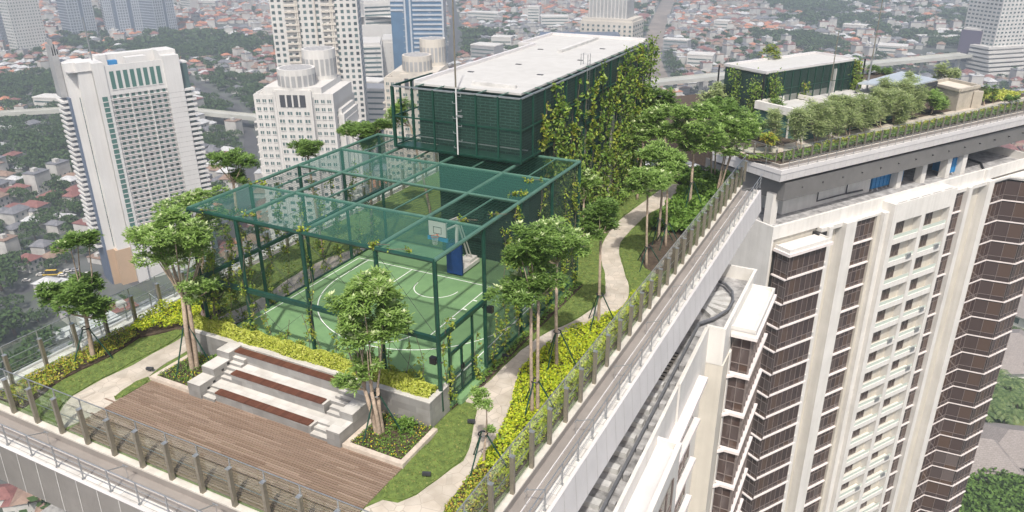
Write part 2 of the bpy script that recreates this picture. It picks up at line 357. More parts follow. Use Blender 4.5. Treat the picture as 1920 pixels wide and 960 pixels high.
def cover(name, poly, z, h, leaf, label, cat, per=260, s=.11, kind=None, extra=None, base='soil', mound=True):
    """a planted bed: a low uneven mound carpeted with separate leaves"""
    b = MB(); xs = [p[0] for p in poly]; ys = [p[1] for p in poly]; x0, x1, y0, y1 = min(xs), max(xs), min(ys), max(ys)
    b.prism([(p[0], p[1]) for p in poly], z-.05, z+.06, 1)
    n = int(per*(x1-x0)*(y1-y0)); ph = rnd(0, 9)
    for _ in range(n):
        x, y = rnd(x0, x1), rnd(y0, y1)
        if not inpoly(x, y, poly): continue
        k = .55+.3*math.sin(x*2.3+ph)*math.sin(y*1.9+ph)+.15*math.sin(x*5.1+y*4.3)
        zz = z+.06+h*k*rnd(.55, 1.05); mi = 0
        if extra and rnd(0, 1) < extra[1]: mi = 2; zz += .03
        leafq(b, (x, y, zz), s*rnd(.7, 1.3), mi, .5)
    o = b.build(name, [leaf, base]+([extra[0]] if extra else []))
    return tag(o, label, cat, kind=kind)

# ================================================================== ROOF TERRACE
ZG = -.3
XR, YF, XL = 4.67, -7.72, -18.5      # balustrade lines
YB = 38.2
b = MB(); b.prism([(XL+.17, YF+.17), (XR-.17, YF+.17), (XR-.17, YB), (XL+.17, YB)], -2.3, ZG-.02); struct('roof_garden_ground', b, 'grass')
# coping, gutter walk, ledge and fascia along the right (x), front (y) and left edges
def edge_run(name, label, p0, p1, n, panel, joint, zb=-2.3, drop=0., jw='jointw', slope=.2, scale=1.0, cat='parapet', beg=(0, 0), end=(0, 0)):
    """p0->p1 along the edge, n is the outward normal; beg/end stretch each end per metre of offset (mitres)"""
    p0, p1, n = Vector((*p0, 0)), Vector((*p1, 0)), Vector((*n, 0)); d = (p1-p0).normalized(); Ln = (p1-p0).length
    t = thing('roof_edge', label, cat, (0, 0, 0))
    def strip(nm, o0, o1, z0, z1, m):
        b = MB()
        def P(o, e, z): q = (p0-d*o*beg[0] if e == 0 else p1+d*o*end[0])+n*o; return (q.x, q.y, z+drop)
        a = [P(o0, 0, z0), P(o1, 0, z0), P(o1, 1, z0), P(o0, 1, z0)]; c = [P(o0, 0, z1), P(o1, 0, z1), P(o1, 1, z1), P(o0, 1, z1)]
        for q in ((c[0], c[1], c[2], c[3]), (a[3], a[2], a[1], a[0]), (a[0], a[1], c[1], c[0]), (a[1], a[2], c[2], c[1]), (a[2], a[3], c[3], c[2]), (a[3], a[0], c[0], c[3])): b.quad(q)
        return b.build(nm, m, t)
    S = scale
    strip('coping', -.16*S, .12*S, -.53, -.45, 'coping'); strip('gutter_wall', -.1*S, .1*S, -1.1, -.531, 'brown'); strip('gutter_floor', .1*S, .98*S, -1.1, -.85, 'brown')
    strip('gutter_lip', .5*S, .54*S, -.849, -.78, 'white_panel'); strip('ledge', .98*S, 1.42*S, -1.1, -.72, 'ledge')
    strip('kerb', 1.42*S, 1.55*S, -1.1, -.62, 'white_panel')
    b = MB(); j = MB(); o0, o1 = 1.55*S, 1.55*S+slope; k = int(Ln/(1.05*S)); zt = -.64
    def Q(t_, o, z):
        q = p0-d*o*beg[0]+(p1-p0+d*o*(end[0]+beg[0]))*t_+n*o; return (q.x, q.y, z+drop)
    for i in range(k):
        b.quad((Q(i/k, o0, zt), Q(i/k, o1, zb), Q((i+1)/k, o1, zb), Q((i+1)/k, o0, zt)))
        w_ = .02/Ln; e = .012; j.quad((Q(i/k-w_, o0+e, zt), Q(i/k-w_, o1+e, zb), Q(i/k+w_, o1+e, zb), Q(i/k+w_, o0+e, zt)))
    b.quad((Q(0, o1, zb), Q(0, .2, zb), Q(1, .2, zb), Q(1, o1, zb)))
    for e_ in (0, 1): b.quad((Q(e_, o0, zt), Q(e_, .98*S, zt), Q(e_, .98*S, zb), Q(e_, o1, zb)))
    b.build('fascia', panel, t); j.build('panel_joint', jw, t)
    return t
ER = edge_run
edge_run('roof_edge', 'white clad roof edge with gutter walk along the right side of the basketball court garden', (XR, YF), (XR, 36.7), (1, 0), 'white_panel', 0, beg=(1, 0))
edge_run('roof_edge', 'grey clad roof edge with gutter walk below the timber deck in the foreground', (XL, YF), (XR, YF), (0, -1), 'grey_panel', 0, end=(1, 0), beg=(1, 0), zb=-2.55, slope=.05)
edge_run('roof_edge', 'pale roof edge behind the left flower bed above the city houses', (XL, YF), (XL, YB), (-1, 0), 'white_panel', 0, beg=(1, 0))

def balustrade(label, p0, p1, z, sp, hp=1.65, hg=2.05, first=0., tall=True, pw=.14, sill=.0, rails=1):
    t = thing('glass_balustrade', label, 'balustrade', (p0[0], p0[1], z), math.atan2(p1[1]-p0[1], p1[0]-p0[0]))
    Ln = math.hypot(p1[0]-p0[0], p1[1]-p0[1]); n = int((Ln-first)/sp)+1
    post = MB().box(-pw/2, pw/2, -.08, .08, 0, hp); post.box(-pw/2-.015, pw/2+.015, -.095, .095, hp+.001, hp+.03, 1); post = post.mesh('post', ['post', 'galv'])
    stub = MB().box(-.02, .02, -.02, .02, hp+.03, hg+.02).mesh('glass_clamp', 'galv')
    wv = sp-.06; gl = MB().box(-wv/2, wv/2, .085, .1, .1, hg).mesh('glass_pane', 'glass')
    rl = MB().box(-wv/2, wv/2, .11, .13, hg*.42, hg*.42+.03).mesh('pane_rail', 'galv')
    te = MB().box(-wv/2, wv/2, .075, .11, hg+.002, hg+.025).mesh('top_rail', 'galv')
    many('post', [(post, (first+i*sp, 0, 0)) for i in range(n)], t); many('glass_clamp', [(stub, (first+i*sp, .09, 0)) for i in range(n)], t)
    for nm, me in (('glass_pane', gl), ('pane_rail', rl), ('top_rail', te)): many(nm, [(me, (first+(i+.5)*sp, 0, 0)) for i in range(n-1)], t)
    return t
balustrade('glass balustrade with bronze posts along the front of the timber deck', (XL, YF), (XR-.2, YF), -.45, 1.585, first=.35)
balustrade('long glass balustrade beside the yellow shrub bed on the right side of the garden', (XR, YF+.2), (XR, YB), -.45, 1.62, first=-.05+.0)
balustrade('glass balustrade behind the left flower bed above the city houses', (XL, YF+.3), (XL, YF+40), -.45, 1.62, first=.9)

def railing(label, p0, p1, n, z, sp=1.55, h=1.0, arms=3, off=1.3, barh=3, arm_len=.75):
    rz = math.atan2(p1[1]-p0[1], p1[0]-p0[0]); Ln = math.hypot(p1[0]-p0[0], p1[1]-p0[1]); N_ = int(Ln/sp)+1
    t = thing('safety_railing', label, 'railing', (p0[0], p0[1], z), rz)
    s = 1 if (-math.sin(rz)*n[0]+math.cos(rz)*n[1]) > 0 else -1; y = 0
    post = MB().box(-.025, .025, -.02, .02, 0, h).box(-.05, .05, -.05, .05, 0, .05).box(-.035, .035, -.03, .03, .3, .36).box(-.035, .035, -.03, .03, .62, .68).mesh('post', 'galv')
    many('post', [(post, (i*sp, y, 0)) for i in range(N_)], t)
    for k in range(barh): MB().tube([(0, y, h*(k+1)/barh), (Ln, y, h*(k+1)/barh)], .022 if k == barh-1 else .012, 6).build('rail' if k == barh-1 else 'cable', 'galv', t)
    am = MB().tube([(0, 0, h-.05), (0, -s*arm_len, h-.35)], .02, 6).tube([(-.14, -s*arm_len, h-.35), (.14, -s*arm_len, h-.35)], .02, 6).tube([(0, -s*arm_len, h-.35), (0, -s*arm_len, .0)], .012, 5).mesh('arm', 'galv')
    many('arm', [(am, (i*sp, y, 0)) for i in range(1, N_, arms)], t)
    return t
railing('steel cable railing on the ledge outside the right balustrade', (XR+1.3, YF-1.2), (XR+1.3, YB-.2), (1, 0), -.72)
railing('steel cable railing on the ledge in front of the timber deck', (XL-1.2, YF-1.3), (XR+1.2, YF-1.3), (0, -1), -.72)
railing('steel cable railing on the far left ledge', (XL-1.3, YF-1.2), (XL-1.3, YB-.2), (-1, 0), -.72)

# ---- deck, paths, lawns
b = MB(); y = -7.55
while y < -3.46:
    x = -13.2-rnd(0, 2.)
    while x < .4:
        x2 = x+rnd(1.0, 2.6); b.box(max(x, -13.2), min(x2, .4)-.01, y, y+.078, -.33, -.285+rnd(-.003, .003)); x = x2
    y += .11
struct('timber_deck', b, 'plank')
b = MB(); b.box(-13.25, .45, -7.56, -3.46, -.34, -.325); struct('deck_underlay', b, 'soil')
def wobble(poly, k=3, a=.07):
    out = []
    for i in range(len(poly)):
        p, q = poly[i], poly[(i+1) % len(poly)]
        L_ = math.hypot(q[0]-p[0], q[1]-p[1]); n = max(1, int(L_*k))
        for j in range(n):
            t = j/n; e = 0 if (j == 0 and False) else 1; out.append((p[0]+(q[0]-p[0])*t+rnd(-a, a)*e, p[1]+(q[1]-p[1])*t+rnd(-a, a)*e))
    return out
pathR = [(.45, -5.3), (1.6, -5.06), (2.05, -2.9), (2.3, -1.86), (1.55, .03), (.9, 1.37), (.15, 1.4), (.1, 2.0), (.54, 3.26), (.46, 5.53), (.85, 8.29), (1.85, 10.42), (2.2, 13.26), (1.3, 15.9), (-.5, 19.21), (-1.2, 23.9), (-.85, 29), (-.4, 34), (.6, 34.5),
         (.9, 29.3), (.2, 27), (.15, 23.5), (.3, 20.5), (1.7, 17.6), (3.3, 14.5), (3.4, 12.5), (2.8, 10.8), (1.8, 9.0), (1.25, 6.4), (1.35, 4.3), (2.2, 2.0), (2.7, -.2), (2.9, -2.4), (2.95, -4.7), (3.6, -6.3), (3.2, -7.55), (.45, -7.55)]
# smooth the outline a little
def smooth(P, it=2):
    for _ in range(it):
        Q = []
        for i in range(len(P)):
            a, c = P[i], P[(i+1) % len(P)]; Q += [(a[0]*.75+c[0]*.25, a[1]*.75+c[1]*.25), (a[0]*.25+c[0]*.75, a[1]*.25+c[1]*.75)]
        P = Q
    return P
b = MB(); b.prism(wobble(smooth(pathR, 1), 2, .03), -.34, -.292); struct('garden_path', b, 'paving')
pathL = [(-13.25, -5.4), (-13.25, -7.7), (-14.2, -7.5), (-15.2, -6.3), (-15.3, -4.8), (-15.05, -3.1), (-15.1, -.5), (-15.2, 2), (-14.6, 5), (-15.2, 8.5), (-14.8, 12), (-13.2, 14.5), (-11, 15.2), (-11, 14.0), (-12.5, 13.3), (-13.5, 11.6), (-13.7, 8.5), (-13.3, 5), (-13.9, 2), (-13.9, -1), (-13.75, -3.3), (-13.25, -3.5)]
b = MB(); b.prism(wobble(smooth(pathL, 1), 2, .05), -.34, -.293); struct('flagstone_path', b, 'paving')
def lawn(poly, z=-.3):
    b = MB(); P = wobble(smooth(poly, 1), 3, .05); b.prism(P, z-.04, z+.03, 0)
    xs = [p[0] for p in P]; ys = [p[1] for p in P]
    for _ in range(int((max(xs)-min(xs))*(max(ys)-min(ys))*110)):
        x, y = rnd(min(xs), max(xs)), rnd(min(ys), max(ys))
        if inpoly(x, y, P): leafq(b, (x, y, z+.045), rnd(.05, .1), 1, .2)
    return tag(b.build('lawn', ['grass', M['grassleaf']]), kind='stuff')
M['grassleaf'] = isl('grass_blade', [(.1, .14, .03), (.2, .2, .06), (.14, .18, .04), (.075, .11, .025)], .8)
lawn([(.46, -5.2), (1.6, -5.0), (2.0, -3.0), (2.2, -2.0), (1.8, -.9), (1.3, .5), (.9, 1.1), (.15, 1.2), (.12, -.9), (.45, -1.2), (.42, -3.45)])
lawn([(.25, 2.3), (.5, 3.3), (.42, 5.5), (.8, 8.3), (1.8, 10.5), (2.1, 13.2), (1.2, 15.9), (-.55, 19), (-1.3, 23.5), (-.95, 29), (-2.2, 33), (-2.3, 14.7), (.15, 14.5)])
lawn([(3.35, 14.6), (3.6, 12.8), (4.3, 13.5), (4.3, 34), (1, 34), (1.0, 29.3), (.3, 27), (.25, 23.5), (.4, 20.5), (1.75, 17.6)])
lawn([(-15.3, -2.8), (-15.4, -4.8), (-15.3, -6.3), (-14.3, -7.4), (-16.2, -7.5), (-16.9, -5), (-16.6, -3), (-16.2, .5), (-15.2, .4)])
lawn([(-13.2, -5.3), (-13.7, -5.1), (-13.7, -3.4), (-13.25, -3.5)])
lawn([(-14.9, 5), (-15.5, 8.5), (-15.1, 12), (-13.6, 15), (-18, 15), (-18.2, 1), (-15.5, 1)])
lawn([(-13.2, .2), (-13.2, 13.5), (-12.6, 13.2), (-13.4, 11.5), (-13.55, 8.5), (-13.15, 5), (-13.7, 2)])
# planted beds
bedR = [(2.95, -4.6), (2.95, -2.3), (2.75, -.1), (2.2, 2.1), (1.42, 4.3), (1.4, 6.4), (1.9, 9.0), (2.9, 10.8), (3.5, 12.4), (3.45, 14.4), (4.45, 14.5), (4.45, -7.5), (3.3, -7.5), (3.7, -6.3)]
cover('shrub_bed', [p for p in bedR if p[1] > -2.4 and p[1] < 14.45]+[(4.45, 14.4), (4.45, -2.3)], ZG, .42, 'lime', 'bright lime shrub bed between the curving path and the right balustrade', 'shrub bed', 420, .12, 'stuff')
cover('shrub_bed', [(2.95, -2.3), (4.45, -2.3), (4.45, -7.5), (3.3, -7.5), (3.7, -6.3), (2.97, -4.6)], ZG, .3, 'mix', 'orange and green shrub bed at the near end of the right balustrade', 'shrub bed', 420, .1, 'stuff')
cover('shrub_bed', [(-16.9, -5), (-16.3, -7.5), (-18.3, -7.5), (-18.3, -1.0), (-17.0, -1.0), (-16.7, -3)], ZG, .35, 'mix', 'speckled orange and lime flower bed along the left balustrade', 'shrub bed', 420, .1, 'stuff')
cover('shrub_bed', [(-18.3, -1.0), (-16.9, -1.0), (-16.0, .3), (-15.2, .6), (-15.3, 3), (-18.3, 3)], ZG, .7, 'lime', 'rounded lime shrubs at the far end of the left flower bed', 'shrub bed', 420, .12, 'stuff')
cover('ground_cover', [(.1, .6), (.05, 14.3), (.55, 14.2), (.4, 6), (.45, 2.8), (.2, 2.3), (.15, 1.2)], ZG, .3, 'green', 'green creeping plants at the foot of the right side of the court cage', 'ground cover', 200, .13, 'stuff')
cover('ground_cover', [(1.3, 24), (3.9, 24), (4.3, 37.5), (-2, 37.5), (1, 33.5), (1.1, 29)], ZG, .9, 'green', 'lush grassy ground cover at the far end of the garden path', 'ground cover', 200, .3, 'stuff')
cover('ground_cover', [(3.4, 14.6), (4.45, 14.6), (4.45, 16.6), (4.0, 17), (3.7, 16)], ZG, .3, 'lime', 'small lime patch of ground cover in front of the bare soil', 'ground cover', 300, .12, 'stuff')
b = MB(); b.prism(wobble(smooth([(2.4, 18.3), (4.4, 17.2), (4.4, 24.5), (2.5, 24), (1.9, 21)], 1), 2, .05), ZG-.02, ZG+.06); tag(b.build('mulch_bed', 'soil'), kind='structure')

# ---- planter with lime hedge behind the bleachers
t = thing('planter', 'long grey tiled planter wall holding the lime hedge beside the court', 'planter', (0, 0, 0))
MB().box(-13.7, .07, -.97, -.8, ZG, .96).build('front_wall', 'granite', t)
MB().box(-.1, .068, -.8, .55, ZG, .958).build('end_wall', 'granite_y', t)
MB().box(-13.7, -13.53, -.8, .3, ZG, .958).build('end_wall', 'granite_y', t)
b = MB().box(-13.72, .09, -.99, -.7, .962, 1.0).box(-.16, .09, -.7, .57, .962, 1.0).box(-13.72, -13.5, -.7, .3, .962, 1.0); b.build('coping', 'granite_top', t)
MB().box(-13.5, -.11, -.78, .12, ZG, .9).build('planting_soil', 'soil', t)
hb = MB(); hb.box(-13.4, -.2, -.6, -.08, .85, 1.14, 1)
for _ in range(30000):
    x = rnd(-13.48, -.12); e = rnd(0, 1); yy = rnd(-.78, .1); top = 1.42-.5*abs((yy+.34)/.44)**2.4+.05*math.sin(x*3.1)+.04*math.sin(x*7)
    leafq(hb, (x, yy+.04*math.sin(x*2), .92+(top-.92)*(1-rnd(0, 1)**3)), rnd(.06, .12), 0, .5)
tag(hb.build('hedge', ['hedge', 'limecore']), 'long clipped lime green hedge in the grey planter behind the bleachers', 'hedge')

# ---- bleachers
t = thing('bleachers', 'stone bleacher steps with three dark red wooden bench strips facing the timber deck', 'bleachers', (0, 0, 0))
G0, G1 = 0, 1
def gbox(nm, x0, x1, y0, y1, z1, z0=ZG-.02):
    b = MB(); b.boxm(x0, x1, y0, y1, z0, z1, 1, 0, 2); return b.build(nm, ['granite', 'granite_y', 'granite_top'], t)
BX0, BX1 = -9.3, -4.05
gbox('tier', BX0, BX1, -3.4, -2.98, .1); gbox('tier', -9.98, -3.1, -2.98, -2.42, .07); gbox('tier', BX0-.0, BX1-.1, -2.42, -2.0, .5)
gbox('tier', -9.98, -3.1, -2.0, -1.42, .47); gbox('tier', -10.05, -3.1, -1.42, -.99, .93)
for x0, x1 in ((-9.98, BX0-.003), (BX1+.003, -3.103)):
    gbox('step', x0, x1, -3.5, -3.25, -.16); gbox('step', x0, x1, -3.247, -2.983, -.03)
    gbox('step', x0, x1, -2.417, -2.22, .2); gbox('step', x0, x1, -2.217, -2.003, .33)
    gbox('step', x0, x1, -1.8, -1.6, .6); gbox('step', x0, x1, -1.597, -1.423, .76)
for x0, x1 in ((-10.72, -9.983), (-3.097, -2.45)):
    gbox('side_block', x0, x1, -3.58, -2.72, .38); gbox('side_block', x0, x1, -2.717, -1.78, .72); gbox('side_block', x0, x1, -1.777, -.993, 1.05)
    for yy, zz in ((-3.2, -.02), (-2.85, .12), (-2.3, .4), (-1.95, .55)):
        if x0 < -5: MB().box(x1+.001, x1+.02, yy, yy+.12, zz, zz+.1).build('step_light', 'black', t)
for y0, z, x0, x1 in ((-3.42, .1, BX0, BX1-.1), (-2.44, .5, BX0, BX1-.2), (-1.44, .93, -10.02, -4.2)):
    b = MB(); x = x0
    while x < x1-.02: b.box(x, min(x+.105, x1)-.006, y0, y0+.36, z+.002, z+.06); x += .105
    b.build('bench_slats', 'bench', t)

# ---- kerbed tree beds either side of the bleachers
def treebed(label, x0, x1, y0, y1, seed_mat='green'):
    t = thing('kerbed_bed', label, 'flower bed', (0, 0, 0)); k = .22
    b = MB().box(x0, x1, y0, y0+k, ZG-.02, -.12).box(x0, x0+k, y0+k+.002, y1, ZG-.02, -.121).box(x1-k, x1, y0+k+.002, y1, ZG-.02, -.122); b.build('kerb', 'kerb', t)
    bb = MB(); bb.box(x0+k, x1-k, y0+k, y1, ZG, -.2, 1)
    for _ in range(int((x1-x0)*(y1-y0)*240)):
        x, y = rnd(x0+k, x1-k), rnd(y0+k, y1); leafq(bb, (x, y, -.2+rnd(0, .16)), rnd(.06, .11), 0, .4)
    for _ in range(int((x1-x0)*(y1-y0)*26)):
        x, y = rnd(x0+k, x1-k), rnd(y0+k, y1)
        if math.sin(x*3.3+1)+math.sin(y*3.7) > -.3: leafq(bb, (x, y, -.02+rnd(-.05, .06)), .06, 2, 1.2)
    tag(bb.build('flowering_cover', ['green', 'soil', 'yflow'], t), kind='stuff')
treebed('kerbed bed of yellow flowers left of the bleachers', -13.3, -10.75, -3.5, -1.0)
treebed('kerbed bed of yellow flowers right of the bleachers', -2.42, .42, -3.5, -1.0)
def bush(label, x, y, z, r, leaf, n=260, s=.16, grp=None):
    bb = MB()
    for _ in range(n):
        a = rnd(0, 6.28); e = rnd(0, 1.5); rr = r*rnd(.5, 1)
        rosette(bb, (math.cos(a)*math.cos(e)*rr, math.sin(a)*math.cos(e)*rr, math.sin(e)*rr*1.2+.05), 5, s, s*.4, .5)
    return tag(bb.build('bush', leaf, None, (x, y, z)), label, 'bush', grp)
bush('low leafy bush in the bed beside the multi stemmed tree', -.7, -1.6, -.2, .5, 'green', 90)
bush('small spiky bush between the left tree bed and the dark planter wall', -11.2, -1.5, -.2, .5, 'green', 80)

# ---- court and its cage
b = MB(); b.box(-13.2, .02, 0.0, 14.46, -.3, 0); b.prism([(.021, 1.0), (.3, 1.15), (.3, 3.1), (.021, 2.9)], -.3, -.06); struct('court_slab', b, 'court')
LZ = .004
lb = MB()
def ln(x0, y0, x1, y1, w_=.055):
    d = Vector((x1-x0, y1-y0)); d.normalize(); nx, ny = -d.y*w_/2, d.x*w_/2
    lb.quad(((x0-nx, y0-ny, LZ), (x1-nx, y1-ny, LZ), (x1+nx, y1+ny, LZ), (x0+nx, y0+ny, LZ)))
def arc(cx, cy, r, a0, a1, n=40, w_=.055):
    for i in range(n):
        t0, t1 = R(a0+(a1-a0)*i/n), R(a0+(a1-a0)*(i+1)/n); q = [(cx+math.cos(t)*k, cy+math.sin(t)*k, LZ) for t, k in ((t0, r-w_/2), (t0, r+w_/2), (t1, r+w_/2), (t1, r-w_/2))]
        lb.quad(q)
ln(-12.8, 11.23, -.72, 11.23); ln(-12.8, 1.2, -12.8, 11.2); ln(-.75, 1.2, -.75, 11.2); ln(-8.98, 5.18, -8.98, 11.2); ln(-3.85, 5.18, -3.85, 11.2); ln(-8.98, 5.15, -3.85, 5.15)
ln(-12.8, 1.23, -.75, 1.23)
for yy in (9.38, 8.28, 7.13): ln(-3.83, yy, -3.6, yy, .1); ln(-9.2, yy, -9.0, yy, .1)
arc(-6.4, 9.9, 1.3, 180, 360); arc(-6.4, 5.1, 1.8, 180, 360); arc(-6.4, 8.7, 5.72, 183, 357, 60); ln(-12.1, 8.5, -12.1, 11.2); ln(-.95, 8.5, -.95, 11.2)
tag(lb.build('court_markings', 'line'), kind='structure')

U = [-13.09, -10.21, -6.55, -2.76, 0.]; V = [0., 3.84, 7.37, 10.92, 14.46]; HT, HM = 6.8, 3.36
cg = thing('court_cage', 'green steel cage with net roof enclosing the basketball court', 'sports cage', (0, 0, 0))
for i, x in enumerate(U):
    for j, y in enumerate(V):
        if 0 < i < 4 and 0 < j < 4: continue
        if j == 4 and 0 < i < 4: continue
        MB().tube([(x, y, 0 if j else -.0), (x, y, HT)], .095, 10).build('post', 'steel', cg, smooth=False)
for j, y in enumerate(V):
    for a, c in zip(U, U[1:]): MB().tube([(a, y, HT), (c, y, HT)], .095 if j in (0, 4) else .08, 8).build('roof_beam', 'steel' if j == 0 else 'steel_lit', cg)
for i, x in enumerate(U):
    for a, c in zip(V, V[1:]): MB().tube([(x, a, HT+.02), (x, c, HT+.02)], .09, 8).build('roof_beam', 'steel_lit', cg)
for k, (a, c) in enumerate(zip(U, U[1:])):
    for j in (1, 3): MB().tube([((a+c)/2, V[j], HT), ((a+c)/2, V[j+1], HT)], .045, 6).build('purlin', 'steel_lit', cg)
for a, c in zip(U, U[1:]): MB().bar((a, 0, HM), (c, 0, HM), .17, .2).build('mid_beam', 'steel', cg)
for y0, y1 in zip(V, V[1:]):
    for x in (0, U[0]):
        if x == 0 and y0 > 1: MB().bar((x, y0, HM), (x, y1, HM), .05).build('mid_beam', 'steel', cg)
        else: MB().bar((x, y0, HM), (x, y1, HM), .15, .18).build('mid_beam', 'steel', cg)
for x, z0 in ((0, .05), (U[0], .05)):
    MB().bar((x, 3.84, .05), (x, 14.46, .05), .08).build('bottom_rail', 'steel', cg)
MB().bar((U[0], 0, .1), (-.1, 0, .1), .08).build('bottom_rail', 'steel', cg)
# roof nets: fine net over first and third bays, open square mesh over the others
for a, c in zip(U, U[1:]):
    for j in (0, 2):
        b = MB(); n = 6
        for p in range(n):
            for q in range(n):
                f = lambda u, v: (a+.08+(c-a-.16)*u/n, V[j]+.08+(V[j+1]-V[j]-.16)*v/n, HT+.05-.12*math.sin(3.14*u/n)*math.sin(3.14*v/n))
                b.quad((f(p, q), f(p+1, q), f(p+1, q+1), f(p, q+1)))
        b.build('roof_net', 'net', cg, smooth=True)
    for j in (1, 3):
        b = MB(); x = a+.2
        while x < c-.1: b.bar((x, V[j]+.05, HT+.03), (x, V[j+1]-.05, HT+.03), .008); x += .2
        y = V[j]+.2
        while y < V[j+1]-.1: b.bar((a+.05, y, HT+.034), (c-.05, y, HT+.034), .008); y += .2
        b.build('roof_mesh', 'steel', cg)
for y0, y1 in zip(V[1:], V[2:]):
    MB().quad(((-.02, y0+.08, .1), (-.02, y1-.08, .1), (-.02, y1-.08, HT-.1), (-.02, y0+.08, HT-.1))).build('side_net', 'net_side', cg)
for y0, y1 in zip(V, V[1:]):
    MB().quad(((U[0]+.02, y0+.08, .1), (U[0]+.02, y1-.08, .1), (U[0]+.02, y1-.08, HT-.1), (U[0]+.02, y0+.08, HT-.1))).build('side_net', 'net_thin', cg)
for a, c in ((U[0], U[1]), (U[1], U[2]), (U[2], U[3]), (U[3], U[4])):
    b = MB(); b.bar((a, -.02, .2), (c, -.02, HM-.1), .012); b.bar((c, -.02, .2), (a, -.02, HM-.1), .012); b.bar((a, -.02, HM+.1), (c, -.02, HT-.1), .012); b.bar((c, -.02, HM+.1), (a, -.02, HT-.1), .012); b.build('bracing_cable', 'dark', cg)
MB().quad(((U[0]+.1, 14.4, .1), (-.1, 14.4, .1), (-.1, 14.4, HT-.1), (U[0]+.1, 14.4, HT-.1))).build('end_net', 'net_thin', cg)
# door in the first right-hand bay
b = MB()
for y in (.78, 2.68): b.bar((0, y, 0), (0, y, HM), .09)
b.bar((0, .78, 2.25), (0, 2.68, 2.25), .08); b.build('door_frame', 'steel', cg)
for y0, y1 in ((.84, 1.71), (1.75, 2.62)):
    b = MB()
    for y in (y0, y1): b.bar((0, y, .05), (0, y, 2.2), .07)
    for z in (.07, 1.05, 2.17): b.bar((0, y0, z), (0, y1, z), .06)
    d = b.build('door', 'steel', cg); MB().quad(((.01, y0, .1), (.01, y1, .1), (.01, y1, 1.02), (.01, y0, 1.02))).build('door_net', 'net_side', d)
    MB().box(.03, .08, y1-.1 if y0 < 1 else y0+.04, (y1-.1 if y0 < 1 else y0+.04)+.04, 1.1, 1.35).build('handle', 'black', d)
for x, y, z, l in ((0.0, 0.0, 2.35, 'boxy black floodlight on the near right corner post of the court cage'), (.0, 3.84, 3.0, 'black floodlight on the second post of the right side of the court cage')):
    t = thing('floodlight', l, 'floodlight', (x, y, z))
    MB().box(-.42 if y == 0 else .14, -.14 if y == 0 else .4, -.1, .1, -.15, .15).build('housing', 'black', t); MB().box(-.15, .15, -.03, .03, -.03, .03).build('bracket', 'dark', t)

# ---- basketball hoop
t = thing('basketball_hoop', 'portable basketball hoop with white backboard, white arm and navy padded base', 'basketball hoop', (-6.4, 11.9, 0))
MB().box(-.45, .55, -.25, -.1, .08, 1.9).box(-.45, -.3, -.1, .5, .08, 1.9).build('padding', 'navy', t)
b = MB(); b.box(-.4, .5, -.08, 1.9, .1, .32); b.box(-.3, .4, .9, 1.8, .321, .5); b.build('base', 'white', t)
b = MB(); b.bar((0, .1, .3), (0, .3, 3.3), .14); b.bar((0, 1.5, .3), (0, .3, 3.25), .07); b.bar((.25, 1.5, .3), (.15, .3, 3.25), .05); b.bar((0, .35, 3.3), (0, -1.6, 3.55), .12); b.bar((0, .3, 2.9), (0, -1.6, 3.1), .08); b.build('arm', 'white', t)
bd = MB().box(-.58, .58, -1.75, -1.7, 2.92, 3.85).build('backboard', 'white', t)
b = MB()
for x0, x1, z0, z1 in ((-.58, .58, 2.92, 2.955), (-.58, .58, 3.815, 3.85), (-.58, -.55, 2.955, 3.815), (.55, .58, 2.955, 3.815), (-.26, .26, 3.1, 3.13), (-.26, .26, 3.47, 3.5), (-.26, -.23, 3.13, 3.47), (.23, .26, 3.13, 3.47)): b.box(x0, x1, -1.758, -1.751, z0, z1)
b.build('board_lines', 'black', bd); MB().box(-.63, .63, -1.78, -1.68, 2.7, 2.915).build('board_padding', 'blue', bd)
ring = [(.2*math.cos(a), -2.02+.2*math.sin(a), 3.05) for a in [i*6.2832/20 for i in range(21)]]
MB().tube(ring, .018, 6).bar((0, -1.82, 3.05), (0, -1.75, 3.05), .1, .06).build('rim', 'orange', t)
b = MB()
for i in range(12):
    for s in (1, -1):
        pts = [((.19-.07*k/4)*math.cos(i*.5236+s*k*.26), -2.02+(.19-.07*k/4)*math.sin(i*.5236+s*k*.26), 3.04-.11*k) for k in range(5)]; b.tube(pts, .006, 4)
b.build('net', 'white', t)
# notice boards seen through the net behind the court
tag(MB().box(-1.05, -.55, 14.28, 14.33, 2.3, 2.85).build('notice_board', 'cream'), 'small cream notice board on the dark wall behind the court', 'notice board')
tag(MB().box(-2.6, -2.1, 14.2, 14.33, 2.6, 3.0).build('wall_cabinet', 'galv'), 'small silver cabinet on the dark wall behind the court', 'cabinet')

